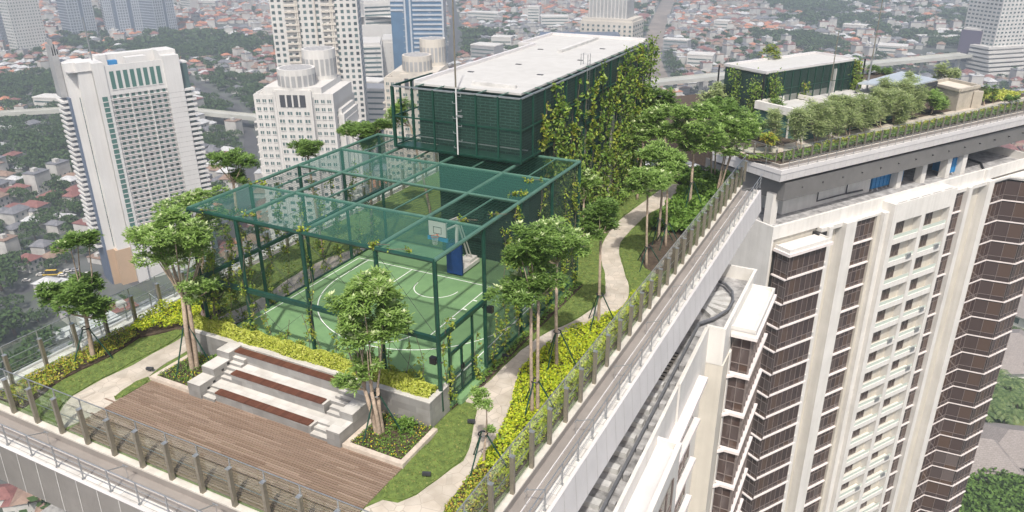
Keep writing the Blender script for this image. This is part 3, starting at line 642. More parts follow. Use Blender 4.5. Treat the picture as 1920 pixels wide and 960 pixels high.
# ---- climbing plants on the cage
ORD = ['first', 'second', 'third', 'fourth', 'fifth', 'sixth', 'seventh', 'eighth', 'ninth', 'tenth', 'eleventh', 'twelfth', 'thirteenth', 'fourteenth', 'fifteenth', 'sixteenth']
CNT = {}
def vine(label, path, wdt, n, leaf, s=.13, grp=None, out=(0, -1), name='climbing_vine', thin=None):
    """leafy strand following path (list of points); n leaves"""
    if '%s' in label: CNT[label] = CNT.get(label, -1)+1; label = label % ORD[CNT[label]]
    b = MB(); P = [Vector(p) for p in path]; b.tube([p for p in P], .012, 4, 1)
    tot = len(P)-1
    for _ in range(max(1, n//15)):
        k = rnd(0, tot); i = min(int(k), tot-1); p = P[i].lerp(P[i+1], k-i)
        if thin and rnd(0, 1) < thin*k/tot: continue
        c = p+Vector((rnd(-1, 1), rnd(-1, 1), 0))*wdt*.3+Vector((out[0], out[1], 0))*rnd(0, wdt*.3); r = wdt*rnd(.14, .3)
        for _ in range(15):
            q = c+Vector((random.gauss(0, 1)*.6, random.gauss(0, 1)*.6, random.gauss(-.3, 1)*1.1))*r
            leafq(b, q, s*rnd(.65, 1.35), 0, .15)
    return tag(b.build(name, [leaf, 'bark_dk']), label, 'vine', grp)
fg = 'vines climbing the front of the court cage'
def strand(x0, y0, z0, z1, wig, alongx=True):
    P = []; z = z0; k = 0
    while z <= z1:
        o = wig*math.sin(z*1.7+x0*2+y0); P.append((x0+(o if alongx else 0), y0+(0 if alongx else o), z)); z += .45
    return P
for x, h, n in ((-12.9, 6.3, 420), (-12.2, 5.5, 300), (-11.3, 4.6, 240), (-10.1, 5.2, 260), (-9.0, 3.3, 130), (-7.9, 2.6, 170), (-6.9, 3.2, 100), (-6.3, 5.2, 160), (-5.1, 3.6, 110), (-4.2, 2.2, 120), (-3.3, 5.4, 150), (-2.3, 3.0, 150), (-1.5, 4.4, 140), (-.9, 3.6, 110)):
    vine('%s vine from the left on the front face of the court cage', strand(x, -.08, .2, h, .18), .45, int(n*1.5), 'vine', .12, fg, thin=.45)
for y, h, n in ((.4, 4.2, 260), (2.9, 2.4, 160), (4.6, 2.6, 200), (5.6, 6.6, 340), (6.9, 6.9, 420), (8.3, 5.2, 260), (9.4, 6.8, 380), (10.6, 3.5, 200), (12.4, 6.2, 300), (13.8, 6.5, 300)):
    vine('%s vine from the front on the netted right side of the court cage', strand(.06, y, 0, h, .2, False), .5, int(n*1.5), 'vine', .13, 'vines climbing the right side of the court cage', (1, 0), thin=.3)
for y, h, n in ((.8, 6.4, 420), (1.9, 5.6, 360), (3.0, 6.2, 420), (4.4, 5.0, 300), (5.6, 6.4, 380), (7.0, 5.0, 300), (8.5, 6, 330), (10, 5.5, 300), (11.8, 5.9, 300), (13.2, 5.0, 260)):
    vine('%s vine from the front on the left side of the court cage', strand(-13.15, y, 0, h, .25, False), .6, int(n*2.2), 'vine', .14, 'vines climbing the left side of the court cage', (-1, 0), thin=.2)
for i, (x, y, n, l) in enumerate(((-11.9, -.05, 30, 'small yellow tuft of vine on the front left roof beam of the cage'), (-10.0, .2, 50, 'yellow vine tuft trailing over the second front post of the cage'), (-6.5, .0, 60, 'orange tinted vine tuft at the third front post of the cage'), (-2.7, .1, 90, 'vine tuft at the fourth front post of the cage'), (-12.8, 3.8, 90, 'yellow tuft on the left edge of the cage roof'), (-.1, 5.2, 40, 'small vine tuft on the right edge of the cage roof near the front'), (-.5, 8.0, 150, 'bushy vine tuft spilling over the right edge of the cage roof'), (-.9, 4.0, 70, 'vine tuft over the second roof beam beside the backboard'), (-.8, 10.2, 70, 'low vine tuft on the net near the far right cage corner'), (-1.7, .05, 60, 'vine tuft on the front roof beam near the right corner'))):
    vine(l, [(x-.35, y-.1, HT+.1), (x, y, HT+.16), (x+.4, y+.25, HT+.12)], .35, n, 'vine', .13, None, (0, 0))
for i, (x, n) in enumerate(((-11.8, 70), (-10.6, 60), (-8.6, 50), (-7.4, 60), (-5.0, 70), (-4.2, 80), (-2.3, 80), (-1.3, 70))):
    bush('leafy shrub between the lime hedge and the front of the court', x, -.05, .95, rnd(.3, .5), 'vine', n, .14, 'shrubs behind the lime hedge')

# ================================================================== GREEN SCREENED BUILDING
t = thing('plant_building', 'large dark green screened rooftop building with pale flat roof behind the court', 'building', (0, 0, 0))
BZ = 10.3
b = MB(); b.boxm(-9.35, -2.95, 13.4, 34, 7.05, BZ, 1, 0, 0); b.boxm(-8.9, -3.0, 14.5, 34, ZG, 7.04, 1, 0, 0); b.build('wall', ['screenwall', 'screenwall_y'], t)
rf = MB().box(-9.45, -2.9, 13.3, 34.1, BZ+.01, BZ+.12).build('roof', 'roof', t)
b = MB()
for x0, x1, y0, y1 in ((-9.5, -9.3, 13.3, 28.6), (-10.6, -9.501, 28.4, 28.6), (-10.6, -10.4, 28.602, 34.15), (-10.398, -2.9, 33.95, 34.15), ): b.box(x0, x1, y0, y1, BZ+.121, BZ+.3)
b.build('roof_kerb', 'white_panel', rf)
MB().box(-10.6, -9.46, 28.4, 34.1, BZ-.5, BZ+.119).build('roof_annexe', 'roof', rf)
for x0, x1, y0, y1 in ((-6.35, -3.7, 14.2, 14.45), (-6.6, -6.3, 26.3, 33.2)): MB().box(x0, x1, y0, y1, BZ+.121, BZ+.3).build('roof_upstand', 'plinth', rf)
for x, y in ((-8.3, 17.5), (-4.2, 18.4), (-4.0, 24), (-6.9, 21), (-4.4, 29), (-8.2, 27)):
    MB().box(x-.18, x+.18, y-.1, y+.1, BZ+.121, BZ+.15).build('roof_outlet', 'dark', rf)
# outer frame of green steel with walkway
FX0, FX1, FY = -10.2, -2.35, 12.15
FT = BZ+.1
for x in np.linspace(FX0, FX1, 7): MB().bar((x, FY, 7.0), (x, FY, FT), .09 if x > FX0+.1 else .15).build('frame_post', 'steel', t)
for y in np.linspace(FY, 33.9, 16)[1:]: MB().bar((FX1, y, 7.0 if y < 14.6 else ZG), (FX1, y, FT), .1).build('frame_post', 'steel', t)
for x, y in ((FX0, 12.9), (FX0, 14.0), (-9.6, 14.0), (FX0, 16.2)): MB().bar((x, y, 7.0), (x, y, FT), .09).build('frame_post', 'steel', t)
MB().bar((FX0, FY, FT), (FX1, FY, FT), .08).build('frame_rail', 'galv', t); MB().bar((FX1, FY, FT), (FX1, 34, FT), .08).build('frame_rail', 'galv', t)
MB().bar((FX0, FY, FT), (FX0, 16.2, FT), .1).build('frame_rail', 'steel', t)
for z in (7.1, 8.75):
    MB().bar((FX0, FY, z), (FX1, FY, z), .07).build('frame_rail', 'steel', t); MB().bar((FX1, FY, z), (FX1, 34, z), .07).build('frame_rail', 'steel', t)
    MB().bar((FX0, FY, z), (FX0, 16.2, z), .07).build('frame_rail', 'steel', t)
for x in np.linspace(FX0, FX1, 7): MB().bar((x, FY, FT), (x, 13.38, FT), .05).build('frame_tie', 'steel_lit', t)
for y in np.linspace(FY, 33.9, 16)[1:]:
    MB().bar((FX1, y, FT), (-2.96, y, FT), .05).build('frame_tie', 'steel_lit', t)
MB().box(FX0, FX1, FY, 13.38, 6.98, 7.04).box(-2.94, FX1, 13.382, 34, 6.98, 7.04).build('walkway', 'steel', t)
MB().bar((FX0, 13.2, 7.45), (FX1-.1, 13.2, 7.45), .05).build('conduit', 'galv', t)
MB().quad(((FX0+.8, FY+.03, 7.1), (FX1, FY+.03, 7.1), (FX1, FY+.03, FT), (FX0+.8, FY+.03, FT))).build('screen_net', 'net_thin', t)
n_ = 12
for k in range(n_):
    y0, y1 = 12.2+k*21.7/n_, 12.2+(k+1)*21.7/n_
    if k in (9,): continue
    MB().quad(((FX1-.03, y0, 7.1), (FX1-.03, y1-.05, 7.1), (FX1-.03, y1-.05, FT-.1), (FX1-.03, y0, FT-.1))).build('screen_net', 'net_side', t)
    if k > 1: MB().quad(((FX1-.03, y0, 3.4), (FX1-.03, y1-.05, 3.4), (FX1-.03, y1-.05, 7.0), (FX1-.03, y0, 7.0))).build('screen_net', 'net_thin', t)
b = MB()
for y in (17.6, 21.9, 27.2, 29.0): b.box(-2.93, -2.8, y, y+.5, .2, 6.5)
b.build('door_panel', 'cream', t)
# roof access ladder
b = MB()
for dy in (0, .4): b.tube([(-2.85, 22.4+dy, 7.2), (-2.85, 22.4+dy, 11.1), (-3.3, 22.4+dy, 11.1), (-3.3, 22.4+dy, 10.45)], .025, 5)
for k in range(12): b.tube([(-2.85, 22.4, 7.4+k*.3), (-2.85, 22.8, 7.4+k*.3)], .015, 4)
tag(b.build('ladder', 'galv'), 'small galvanised roof ladder with hooped top on the green building', 'ladder')
b = MB(); mx_, my_ = -6.05, 12.0
b.tube([(mx_, my_, 7.1), (mx_, my_, 10.6)], .07, 8); 
mt = thing('lightning_mast', 'tall thin lightning mast with white climbing pole in front of the green building', 'mast', (mx_, my_, 7.1))
MB().tube([(0, 0, 0), (0, 0, 3.6)], .042, 8).build('base_pole', 'white_panel', mt)
MB().tube([(0, 0, 3.6), (0, 0, 10.5)], [.05, .03], 8).build('mast_pole', 'post', mt)
b = MB()
for k in range(8): b.bar((0, 0, .35+k*.4), (.28 if k % 2 else -.22, 0, .35+k*.4), .03); b.bar((.28 if k % 2 else -.22, 0, .35+k*.4), (.28 if k % 2 else -.22, 0, .45+k*.4), .03)
b.bar((0, 0, 2.1), (.35, 0, 2.1), .1); b.build('step_iron', 'galv', mt)
# vines on the long side
for k_, (y, zt, wd, n, lf) in enumerate(((14.9, 9.9, .9, 900, 'vine'), (16.3, 10.7, 1.1, 1500, 'vine'), (17.5, 9.4, .9, 900, 'vine'), (18.6, 8.4, .7, 600, 'vine_g'), (19.6, 10.4, .6, 650, 'vine'), (20.9, 9.8, .8, 700, 'vine_g'), (22.1, 10.3, .6, 600, 'vine'), (23.4, 10.6, .8, 800, 'vine'), (24.7, 9.2, .9, 650, 'vine_g'), (26.2, 10.4, .7, 650, 'vine'), (27.6, 10.9, 1.3, 1200, 'vine'), (28.8, 10.9, 1.2, 1100, 'vine'), (30.4, 10.6, 1.0, 900, 'vine'), (31.8, 10.7, 1.3, 1200, 'vine'), (33.4, 11.0, 1.3, 1300, 'vine'))):
    vine('%s tall vine from the front on the long side of the green building', strand(FX1+.12, y, .2, zt, .22, False), wd*.72, int(n*.95), ('vine_g' if k_ % 3 else 'vine'), .21, 'vines on the side of the green building', (1, 0))
for y in (15.6, 17.0, 18.2, 19.3, 20.6, 22, 23.6, 25, 26.5, 28, 30):
    vine('%s low vine clump from the front at the foot of the green building', strand(FX1+.1, y, 0, rnd(4.5, 7), .4, False), 1.0, 420, 'vine_g', .19, 'dense lower vines on the green building', (1, 0))

# ---- path lights
for px, py, l in ((800, 895, 'small black spotlight at the near end of the lawn beside the path'), (884, 796, 'small black spotlight on the lawn edge near the slender young tree'), (948, 672, 'small black spotlight beyond the court door'), (282, 697, 'small black spotlight at the corner of the timber deck and left tree bed')):
    x, y, z = G(px, py, -.3); t = thing('spotlight', l, 'spotlight', (x, y, -.27), .4)
    MB().box(-.16, .16, -.06, .06, .08, .2).build('lamp_head', 'dark', t); MB().box(-.02, .02, -.02, .02, 0, .08).build('spike', 'black', t)

# ---- garden trees, placed from their trunk foot; crowns are measured at the trunk's distance
def CL(base, *cs):
    out = []
    for px, py, rx, ry in cs:
        q, d = GH(px, py, base[0], base[1]); out.append((q[0], q[1], q[2], rx*d/FPX*.98, ry*d/FPX*1.32))
    return out
B = lambda px, py: (G(px, py, -.3)[0], G(px, py, -.3)[1], -.28)
b0 = (-12.1, -2.04, -.25); tree('garden_tree', 'tall pale flowering tree with three leaning trunks in the bed left of the bleachers', b0, CL(b0, (325, 425, 75, 32), (285, 450, 45, 24), (360, 455, 45, 30), (320, 480, 55, 26), (375, 545, 36, 24)), 3, .12, 'leaf_y', .22, .25, .075, 21, spread=.12)
b0 = (-17.28, -3.41, -.25); tree('garden_tree', 'two tiered tree with leaning trunk at the left balustrade', b0, CL(b0, (145, 458, 46, 20), (152, 555, 66, 34), (190, 585, 30, 26), (110, 560, 34, 24)), 1, .12, 'leaf', .02, .26, .08, 21)
b0 = (-1.6, -2.17, -.2); tree('garden_tree', 'broad multi stemmed tree with dense whorled leaves right of the bleachers', b0, CL(b0, (690, 555, 68, 40), (655, 590, 50, 38), (728, 595, 48, 42), (690, 635, 58, 36), (648, 722, 28, 20), (690, 690, 34, 26)), 4, .1, 'leaf_y', .16, .27, .08, 20, spread=.25)
b0 = B(907, 880); tree('garden_tree', 'slender young tree with a small round crown at the near end of the path', b0, CL(b0, (905, 746, 26, 19), (921, 808, 12, 12)), 1, .06, 'leaf_y', 0, .16, .06, 44)
b0 = B(1003, 775); tree('garden_tree', 'forked tree with airy crown over the path beside the cage door', b0, CL(b0, (1000, 495, 58, 42), (970, 545, 62, 30), (1030, 530, 40, 32), (1010, 450, 50, 28)), 2, .085, 'leaf', .1, .26, .08, 17, spread=.15)
b0 = B(1044, 690); tree('garden_tree', 'pale flowering tree with single straight trunk behind the forked tree', b0, CL(b0, (1045, 440, 52, 30), (1065, 480, 38, 40), (1020, 470, 40, 36)), 1, .09, 'leaf_y', .3, .26, .08, 16)
b0 = B(1122, 612); tree('garden_tree', 'round crowned tree where the path starts to bend', b0, CL(b0, (1125, 405, 40, 28), (1108, 430, 28, 22), (1145, 425, 24, 22)), 1, .085, 'leaf', .05, .25, .08, 18)
b0 = B(1212, 500); tree('garden_tree', 'flat crowned tree on the far lawn beyond the path bend', b0, CL(b0, (1212, 335, 50, 20), (1190, 355, 28, 14), (1235, 345, 28, 16)), 1, .08, 'leaf_y', .12, .28, .09, 15)
b0 = B(1234, 452); tree('garden_tree', 'bright leaved tree left of the pair by the mulch bed', b0, CL(b0, (1235, 295, 50, 26), (1258, 310, 30, 24)), 1, .09, 'leaf_y', .03, .3, .1, 13)
b0 = B(1248, 462); tree('garden_tree', 'lower crowned tree right of the pair by the mulch bed', b0, CL(b0, (1262, 325, 30, 22), (1238, 330, 28, 18)), 1, .08, 'leaf_y', .03, .3, .1, 13)
b0 = B(1293, 392); tree('garden_tree', 'tall tree with orange brown twigs in front of the far garden', b0, CL(b0, (1300, 225, 46, 28), (1275, 250, 34, 20), (1330, 255, 36, 26), (1310, 275, 40, 20)), 1, .11, 'leaf_y', .05, .32, .1, 11)
b0 = (-1.1, 18.3, -.28); tree('garden_tree', 'pale flowering tree against the vines of the green building', b0, CL(b0, (1100, 345, 26, 24), (1088, 372, 20, 20)), 1, .07, 'leaf_y', .4, .2, .07, 26)
b0 = (-1.4, 29.5, -.28); tree('garden_tree', 'pale tree beside the far corner of the green building', b0, CL(b0, (1210, 240, 48, 22), (1190, 262, 32, 18), (1235, 220, 30, 20)), 1, .09, 'leaf_y', .35, .32, .1, 10)
b0 = (-.5, 35, -.28); tree('garden_tree', 'tree at the far end of the path behind the pale tree', b0, CL(b0, (1232, 190, 40, 20), (1210, 205, 30, 16), (1255, 205, 28, 18)), 1, .09, 'leaf', .1, .34, .12, 9)
b0 = (3.6, 33.5, -.28); tree('garden_tree', 'multi stemmed tree at the far end of the right balustrade', b0, CL(b0, (1350, 240, 42, 24), (1385, 255, 40, 22), (1360, 285, 34, 16), (1400, 230, 24, 18)), 4, .06, 'leaf_y', .12, .32, .1, 10, spread=.3)
b0 = (2.6, 36.2, -.28); tree('garden_tree', 'dense green tree behind the multi stemmed tree by the balustrade end', b0, CL(b0, (1345, 205, 40, 22), (1320, 220, 30, 18)), 2, .07, 'leaf', .02, .34, .12, 9)
b0 = (-15.9, 5.2, -.28); tree('garden_tree', 'bare stemmed tree with flat crown rising left of the cage', b0, CL(b0, (440, 305, 44, 20), (415, 300, 26, 12), (450, 335, 26, 16)), 1, .1, 'leaf', .02, .2, .07, 26)
b0 = (-16.2, 2.4, -.28); tree('garden_tree', 'leafy tree behind the tall leaning tree at the cage front left corner', b0, CL(b0, (380, 385, 44, 26), (400, 425, 34, 34), (355, 380, 30, 18)), 1, .1, 'leaf_y', .08, .2, .07, 24)
b0 = (-15.2, 10.8, -.28); tree('garden_tree', 'small flat crowned tree behind the left edge of the cage', b0, CL(b0, (570, 278, 36, 14), (575, 290, 18, 10)), 1, .09, 'leaf', 0, .22, .08, 28)
b0 = (-14.8, 15.2, -.28); tree('garden_tree', 'wide crowned tree left of the green building', b0, CL(b0, (672, 250, 48, 18), (700, 262, 34, 16), (715, 240, 26, 14)), 1, .1, 'leaf', .02, .24, .08, 26)
b0 = (-12.9, 19.5, -.28); tree('garden_tree', 'tree seen through the open frame of the green building', b0, CL(b0, (745, 225, 26, 30), (765, 200, 18, 14)), 1, .09, 'leaf_y', .02, .24, .08, 22)
b0 = (-13.9, .9, -.28); tree('garden_tree', 'low bushy tree between the left path and the cage corner', b0, CL(b0, (395, 530, 40, 24), (380, 555, 34, 24), (425, 545, 26, 20)), 1, .07, 'leaf', 0, .18, .06, 26)
for (x, y, z), h, l in (((-12.1, -2.04, -.25), 2.3, 'green stakes around the three leaning trunks left of the bleachers'), ((-17.28, -3.41, -.25), 1.6, 'green stakes around the two tiered tree'), ((-1.6, -2.17, -.2), 1.8, 'green stakes around the multi stemmed tree right of the bleachers'),
        (B(907, 880), 1.6, 'green stakes at the slender young tree'), (B(1003, 775), 1.6, 'green stakes at the forked tree'), (B(1044, 690), 1.9, 'green stakes at the pale flowering tree'), (B(1122, 612), 1.8, 'green stakes at the round crowned tree on the bend'),
        (B(1212, 500), 1.3, 'green stakes at the flat crowned lawn tree'), (B(1234, 452), 1.5, 'green stakes at the bright leaved tree by the mulch'), (B(1248, 462), 1.5, 'green stakes at the lower crowned tree by the mulch'), (B(1293, 392), 2.0, 'green stakes at the tall tree before the far garden')):
    brace((x, y, z), h, l, .95)

# ---- person behind the hedge, seen head and shoulders
def person(label, loc, rz):
    t = thing('person', label, 'person', loc, rz)
    V_ = [(0, 0, .9), (0, .0, 1.15), (0, 0, 1.38), (0, 0, 1.5), (0, .0, 1.62), (0, 0, 1.72),
          (.19, 0, 1.4), (.24, .03, 1.13), (.2, .2, .98), (-.19, 0, 1.4), (-.24, .03, 1.13), (-.2, .2, .98),
          (.1, 0, .86), (.11, .03, .48), (.11, -.02, .07), (.11, .14, .03), (-.1, 0, .86), (-.11, .03, .48), (-.11, -.02, .07), (-.11, .14, .03)]
    E_ = [(0, 1), (1, 2), (2, 3), (3, 4), (4, 5), (2, 6), (6, 7), (7, 8), (2, 9), (9, 10), (10, 11), (0, 12), (12, 13), (13, 14), (14, 15), (0, 16), (16, 17), (17, 18), (18, 19)]
    rad = [.15, .13, .15, .055, .09, .075, .06, .045, .03, .06, .045, .03, .09, .065, .045, .035, .09, .065, .045, .035]
    me = bpy.data.meshes.new('body'); me.from_pydata(V_, E_, []); o = put('body', me, t)
    sk = o.modifiers.new('s', 'SKIN'); me.skin_vertices or None
    for i, r_ in enumerate(rad): me.skin_vertices[0].data[i].radius = (r_, r_*.85)
    me.skin_vertices[0].data[0].use_root = True
    sub = o.modifiers.new('d', 'SUBSURF'); sub.levels = 2; sub.render_levels = 2
    me.materials.append(mat('skin', (.35, .2, .13), .6))
    b = MB(); n = 14
    for k in range(6): # shirt shell
        pass
    def shell(nm, rings, m):
        b = MB(); prev = None
        for (cx, cy, z, rx, ry) in rings:
            c = [(cx+rx*math.cos(i*6.2832/n), cy+ry*math.sin(i*6.2832/n), z) for i in range(n)]; base = len(b.v); b.v += c
            if prev is not None:
                for i in range(n): b.f.append((prev+i, prev+(i+1) % n, base+(i+1) % n, base+i)); b.m.append(0)
            prev = base
        b.f.append(tuple(prev+i for i in range(n))); b.m.append(0)
        return b.build(nm, m, t, smooth=True)
    shell('shirt', [(0, 0, .82, .19, .15), (0, 0, 1.0, .18, .15), (0, 0, 1.25, .21, .17), (0, 0, 1.38, .22, .15), (0, 0, 1.45, .15, .11), (0, 0, 1.49, .075, .075)], mat('pink_cloth', (.62, .45, .4), .8))
    shell('hair', [(0, -.03, 1.56, .1, .1), (0, -.035, 1.63, .115, .115), (0, -.02, 1.72, .115, .12), (0, -.01, 1.79, .09, .095), (0, 0, 1.825, .04, .045)], 'black')
    for s in (1, -1): MB().tube([(s*.17, 0, 1.42), (s*.235, .02, 1.25), (s*.25, .03, 1.12)], [.085, .075, .07], 10).build('sleeve', mat('pink_sleeve', (.62, .45, .4), .8), t, smooth=True)
    return t
q, _d2 = GH(370, 584, -14.0, 0.9)
person('dark haired person in a pale pink shirt behind the end of the lime hedge', (-13.93, .5, -.27), 2.4)

# ================================================================== TOWER DIRECTLY BELOW THE GARDEN
def window(s0, s1, z0, z1, n, trans=(), proud=.05, mats=('bglass', 'mull')):
    """row of n panes with mullions and transoms in the local x-z plane, facing -y"""
    b = MB(); w_ = (s1-s0)/n; zs = [z0]+[z0+(z1-z0)*k for k in trans]+[z1]
    for i in range(n):
        for a, c in zip(zs, zs[1:]): b.quad(((s0+i*w_, 0, a), (s0+(i+1)*w_, 0, a), (s0+(i+1)*w_, 0, c), (s0+i*w_, 0, c)), 0)
    for i in range(n+1): b.box(s0+i*w_-.025, s0+i*w_+.025, -proud, -.002, z0, z1, 1)
    for z in zs[1:-1]: b.box(s0, s1, -proud+.004, -.003, z-.025, z+.025, 1)
    return b.mesh('window', mats)
t = thing('apartment_tower', 'cream apartment tower directly below the garden with grey service roof deck', 'building', (0, 0, 0))
ZT = -4.5; GZ = -125.; M['railgrey'] = mat('painted_rail', (.15, .155, .17), .5, .2)
XS = lambda y: .029*(20.3-y)          # the long side runs very slightly off the garden edge
def sb(b, x0, x1, y0, y1, z0, z1): b.prism([(x0+XS(y0), y0), (x1+XS(y0), y0), (x1+XS(y1), y1), (x0+XS(y1), y1)], z0, z1); return b
b = MB(); sb(b, -17, 6.3, -30, 20.3, GZ, -5.45); b.box(-17, 7.35, 20.36, 30.2, GZ, -5.46); b.build('wall', 'cream', t)
sb(MB(), -17, 6.34, -30, 20.29, -5.449, -5.35).box(-17, 7.34, 20.361, 30.19, -5.449, -5.351).build('service_deck', 'conc', t)
b = MB()
sb(b, 6.35, 6.52, -30, 20.3, -9, ZT); b.box(6.45, 7.62, 20.301, 20.5, -7, ZT+.1); b.box(7.42, 7.62, 20.501, 30.2, -7, ZT+.1); b.box(2.5, 7.418, 30.0, 30.2, -7, ZT+.1)
sb(b, 6.521, 6.62, 13, 20.3, -9, ZT+.16)
b.build('parapet', 'white', t)
b = MB()
for k in range(34):
    y = -26+k*1.32
    if 14.2 < y < 17.6: continue
    MB().box(2, 5.5+XS(y), y, y+.42, -5.348, -5.05).build('plinth', 'plinth', t)
for k in range(8):
    a = R(-70+k*24); c_, s_ = math.cos(a), math.sin(a); MB().bar((4.5+c_*.6, 25+s_*.6, -5.2), (4.5+c_*2.5, 25+s_*2.5, -5.2), .45, .3).build('plinth', 'plinth', t)
b = MB(); b.bar((5.72+XS(-26), -26, -5.0), (5.72, 21.5, -5.0), .13, .18); b.tube([(5.72, 21.5, -5.0), (6.4, 22.6, -5.0), (6.95, 24.2, -5.0), (6.95, 25.6, -5.0), (6.6, 27, -5.0), (5.9, 28.0, -5.0), (4.9, 28.6, -5.0), (3.8, 28.6, -5.0), (2.5, 28, -5.0)], .11, 6)
b.build('gondola_rail', 'railgrey', t)
for k in range(20): y = -24+k*2.1; MB().box(5.85+XS(y), 6.15+XS(y), y, y+.3, -5.348, -4.95).build('rail_bracket', 'conc', t)
b = MB()
for k in range(9): b.box(4.2, 5.5, 14.3+k*.4, 14.36+k*.4, -5.2, -5.15)
b.box(4.2, 4.26, 14.2, 17.7, -5.2, -5.151); b.build('grating', 'black', t)
MB().box(4.1, 5.5, 14.2, 17.7, -5.348, -5.34).build('grating_well', 'cream', t)
MB().box(6.5, 7.7, 20.33, 22.2, GZ, -7.003).build('pier', 'cream', t); MB().box(7.35, 7.75, 22.201, 30.2, GZ, -7.01).build('pier', 'white', t)
sb(MB(), 6.2, 6.52, -30, 20.3, GZ, -9.0).build('side_wall', 'white', t)
# glazed bays that step out beyond the pier
FH = 3.0; NF = 16
MB().box(7.6, 9.15, 22.25, 29.0, -5.55, -5.3, 0).build('bay_roof', 'white', t)
b = MB().box(7.6, 9.15, 22.2, 22.35, -5.299, -5.05).box(9.0, 9.15, 22.351, 29.0, -5.299, -5.05).box(7.6, 8.999, 28.85, 29.0, -5.299, -5.05); b.build('bay_parapet', 'white', t)
MB().box(7.65, 9.3, 22.1, 29.1, -5.8, -5.56).build('cornice', 'band', t)
MB().box(7.7, 8.85, 22.7, 28.8, GZ, -5.81).build('bay_core', 'black', t)
wf = window(0, 1.15, 0, 2.55, 2, (.25, .7)); ws = window(0, 6.1, 0, 2.55, 8, (.25, .7))
lg = MB(); lg.prism([(7.6, 22.62), (8.0, 22.35), (9.1, 22.35), (9.1, 28.9), (8.6, 28.9), (8.6, 22.8), (7.6, 22.8)], 0, .2); lg.prism([(7.55, 22.0), (7.75, 22.0), (8.1, 22.34), (7.9, 22.5)], .0, .16); lg = lg.mesh('ledge', 'band')
fr = []; 
for f in range(NF):
    z = -8.55-f*FH; put('window', wf, t, (7.72, 22.68, z)); o = put('window', ws, t, (8.88, 22.7, z), math.pi/2); fr.append((lg, (0, 0, z-.28)))
    MB().box(8.84, 8.95, 22.64, 22.75, z, z+2.6).build('mullion', 'mull', t)
many('ledge', fr, t)
# shallow bays on the long side nearer the camera
y0, y1, zt_ = -30, 9.0, -5.1
sb(MB(), 6.53, 7.75, y0, y1, zt_-.35, zt_-.3).build('bay_roof', 'white_panel', t)
b = sb(sb(MB(), 7.5, 7.75, y0, y1, zt_-.299, zt_+.08), 6.53, 7.499, y1-.22, y1, zt_-.299, zt_+.08); b.build('bay_parapet', 'white', t)
sb(MB(), 6.53, 7.7, y0, y1-.02, GZ, zt_-.351).build('bay_wall', 'white', t)
w2 = window(0, 7.0, 0, 2.4, 6, (.3,))
for f in range(12):
    for q in range(2): y = y1-8.3-q*9.5; put('window', w2, t, (7.74+XS(y), y, -8.6-f*FH), math.pi/2+.029)
w3 = window(0, 5.6, 0, 2.4, 5, (.3,)); b3 = MB().box(-.02, .35, -.05, 5.9, 0, .22).mesh('ledge', 'band')
for f in range(NF):
    put('window', w3, t, (6.56+XS(12.2), 12.2, -9.6-f*FH), math.pi/2+.029); put('ledge', b3, t, (6.53+XS(12.2), 12.1, -9.85-f*FH))
sb(MB(), 6.53, 7.15, 10.5, 18.5, -7.2, -6.9).build('sunshade', 'band', t)
# far wall with small windows
t2 = thing('service_wall', 'white end wall of the tower core with one small window beyond the curved gondola rail', 'wall', (0, 0, 0))
MB().box(-2, 2.4, 30.25, 44, GZ, -6.4).build('wall', 'white', t2)

# ================================================================== SECOND TOWER (upper right)
DX, DY = .5348, .8450; RZ2 = math.atan2(DY, DX)
O2 = (4.71, 62.93, 0.0)
T = thing('apartment_tower', 'big cream and white apartment tower with brown glass bays on the right', 'building', O2, RZ2)
Z2 = -13.3; F2 = 3.17; LE = 54.4
b = MB(); b.box(0, LE, .6, 22, GZ, Z2-1.2); b.build('wall', 'cream', T)
MB().box(0.02, LE, .62, 22, Z2-1.199, Z2-1.1).build('service_deck', 'conc', T)
b = MB(); b.box(-.02, LE, .3, .6, Z2-1.6, Z2); b.box(-.3, -.021, .3, 22, GZ, Z2); b.box(41.4, 42.8, .0, .299, Z2-1.9, Z2+.02); b.box(LE, LE+.3, .3, 22, Z2-4, Z2); b.box(0, LE, 22.01, 22.3, Z2-4, Z2); b.build('parapet', 'white', T)
b = MB()
for s0, s1, out in ((8.5, 9.2, .55), (11.3, 13.2, .8), (18.3, 19.3, .9), (36.6, 37.5, .7), (41.5, 42.9, .6)):
    b.box(s0, s1, -out, .595, GZ, Z2-1.55 if s0 < 20 or s0 > 35 else Z2-.5)
b.box(7.6, 11.3, -.2, .595, Z2-2.1, Z2-1.601); b.box(13.201, 18.29, -.4, .595, Z2-1.9, Z2-1.602); b.box(32.2, 41.49, -.3, .595, Z2-2.1, Z2-1.603)
b.build('white_pier', 'white', T)
MB().box(17.7, 18.29, -.35, .59, GZ, Z2-1.91).box(13.201, 13.4, -.3, .59, GZ, Z2-1.91).build('reveal', 'cream', T)
NF2 = 24
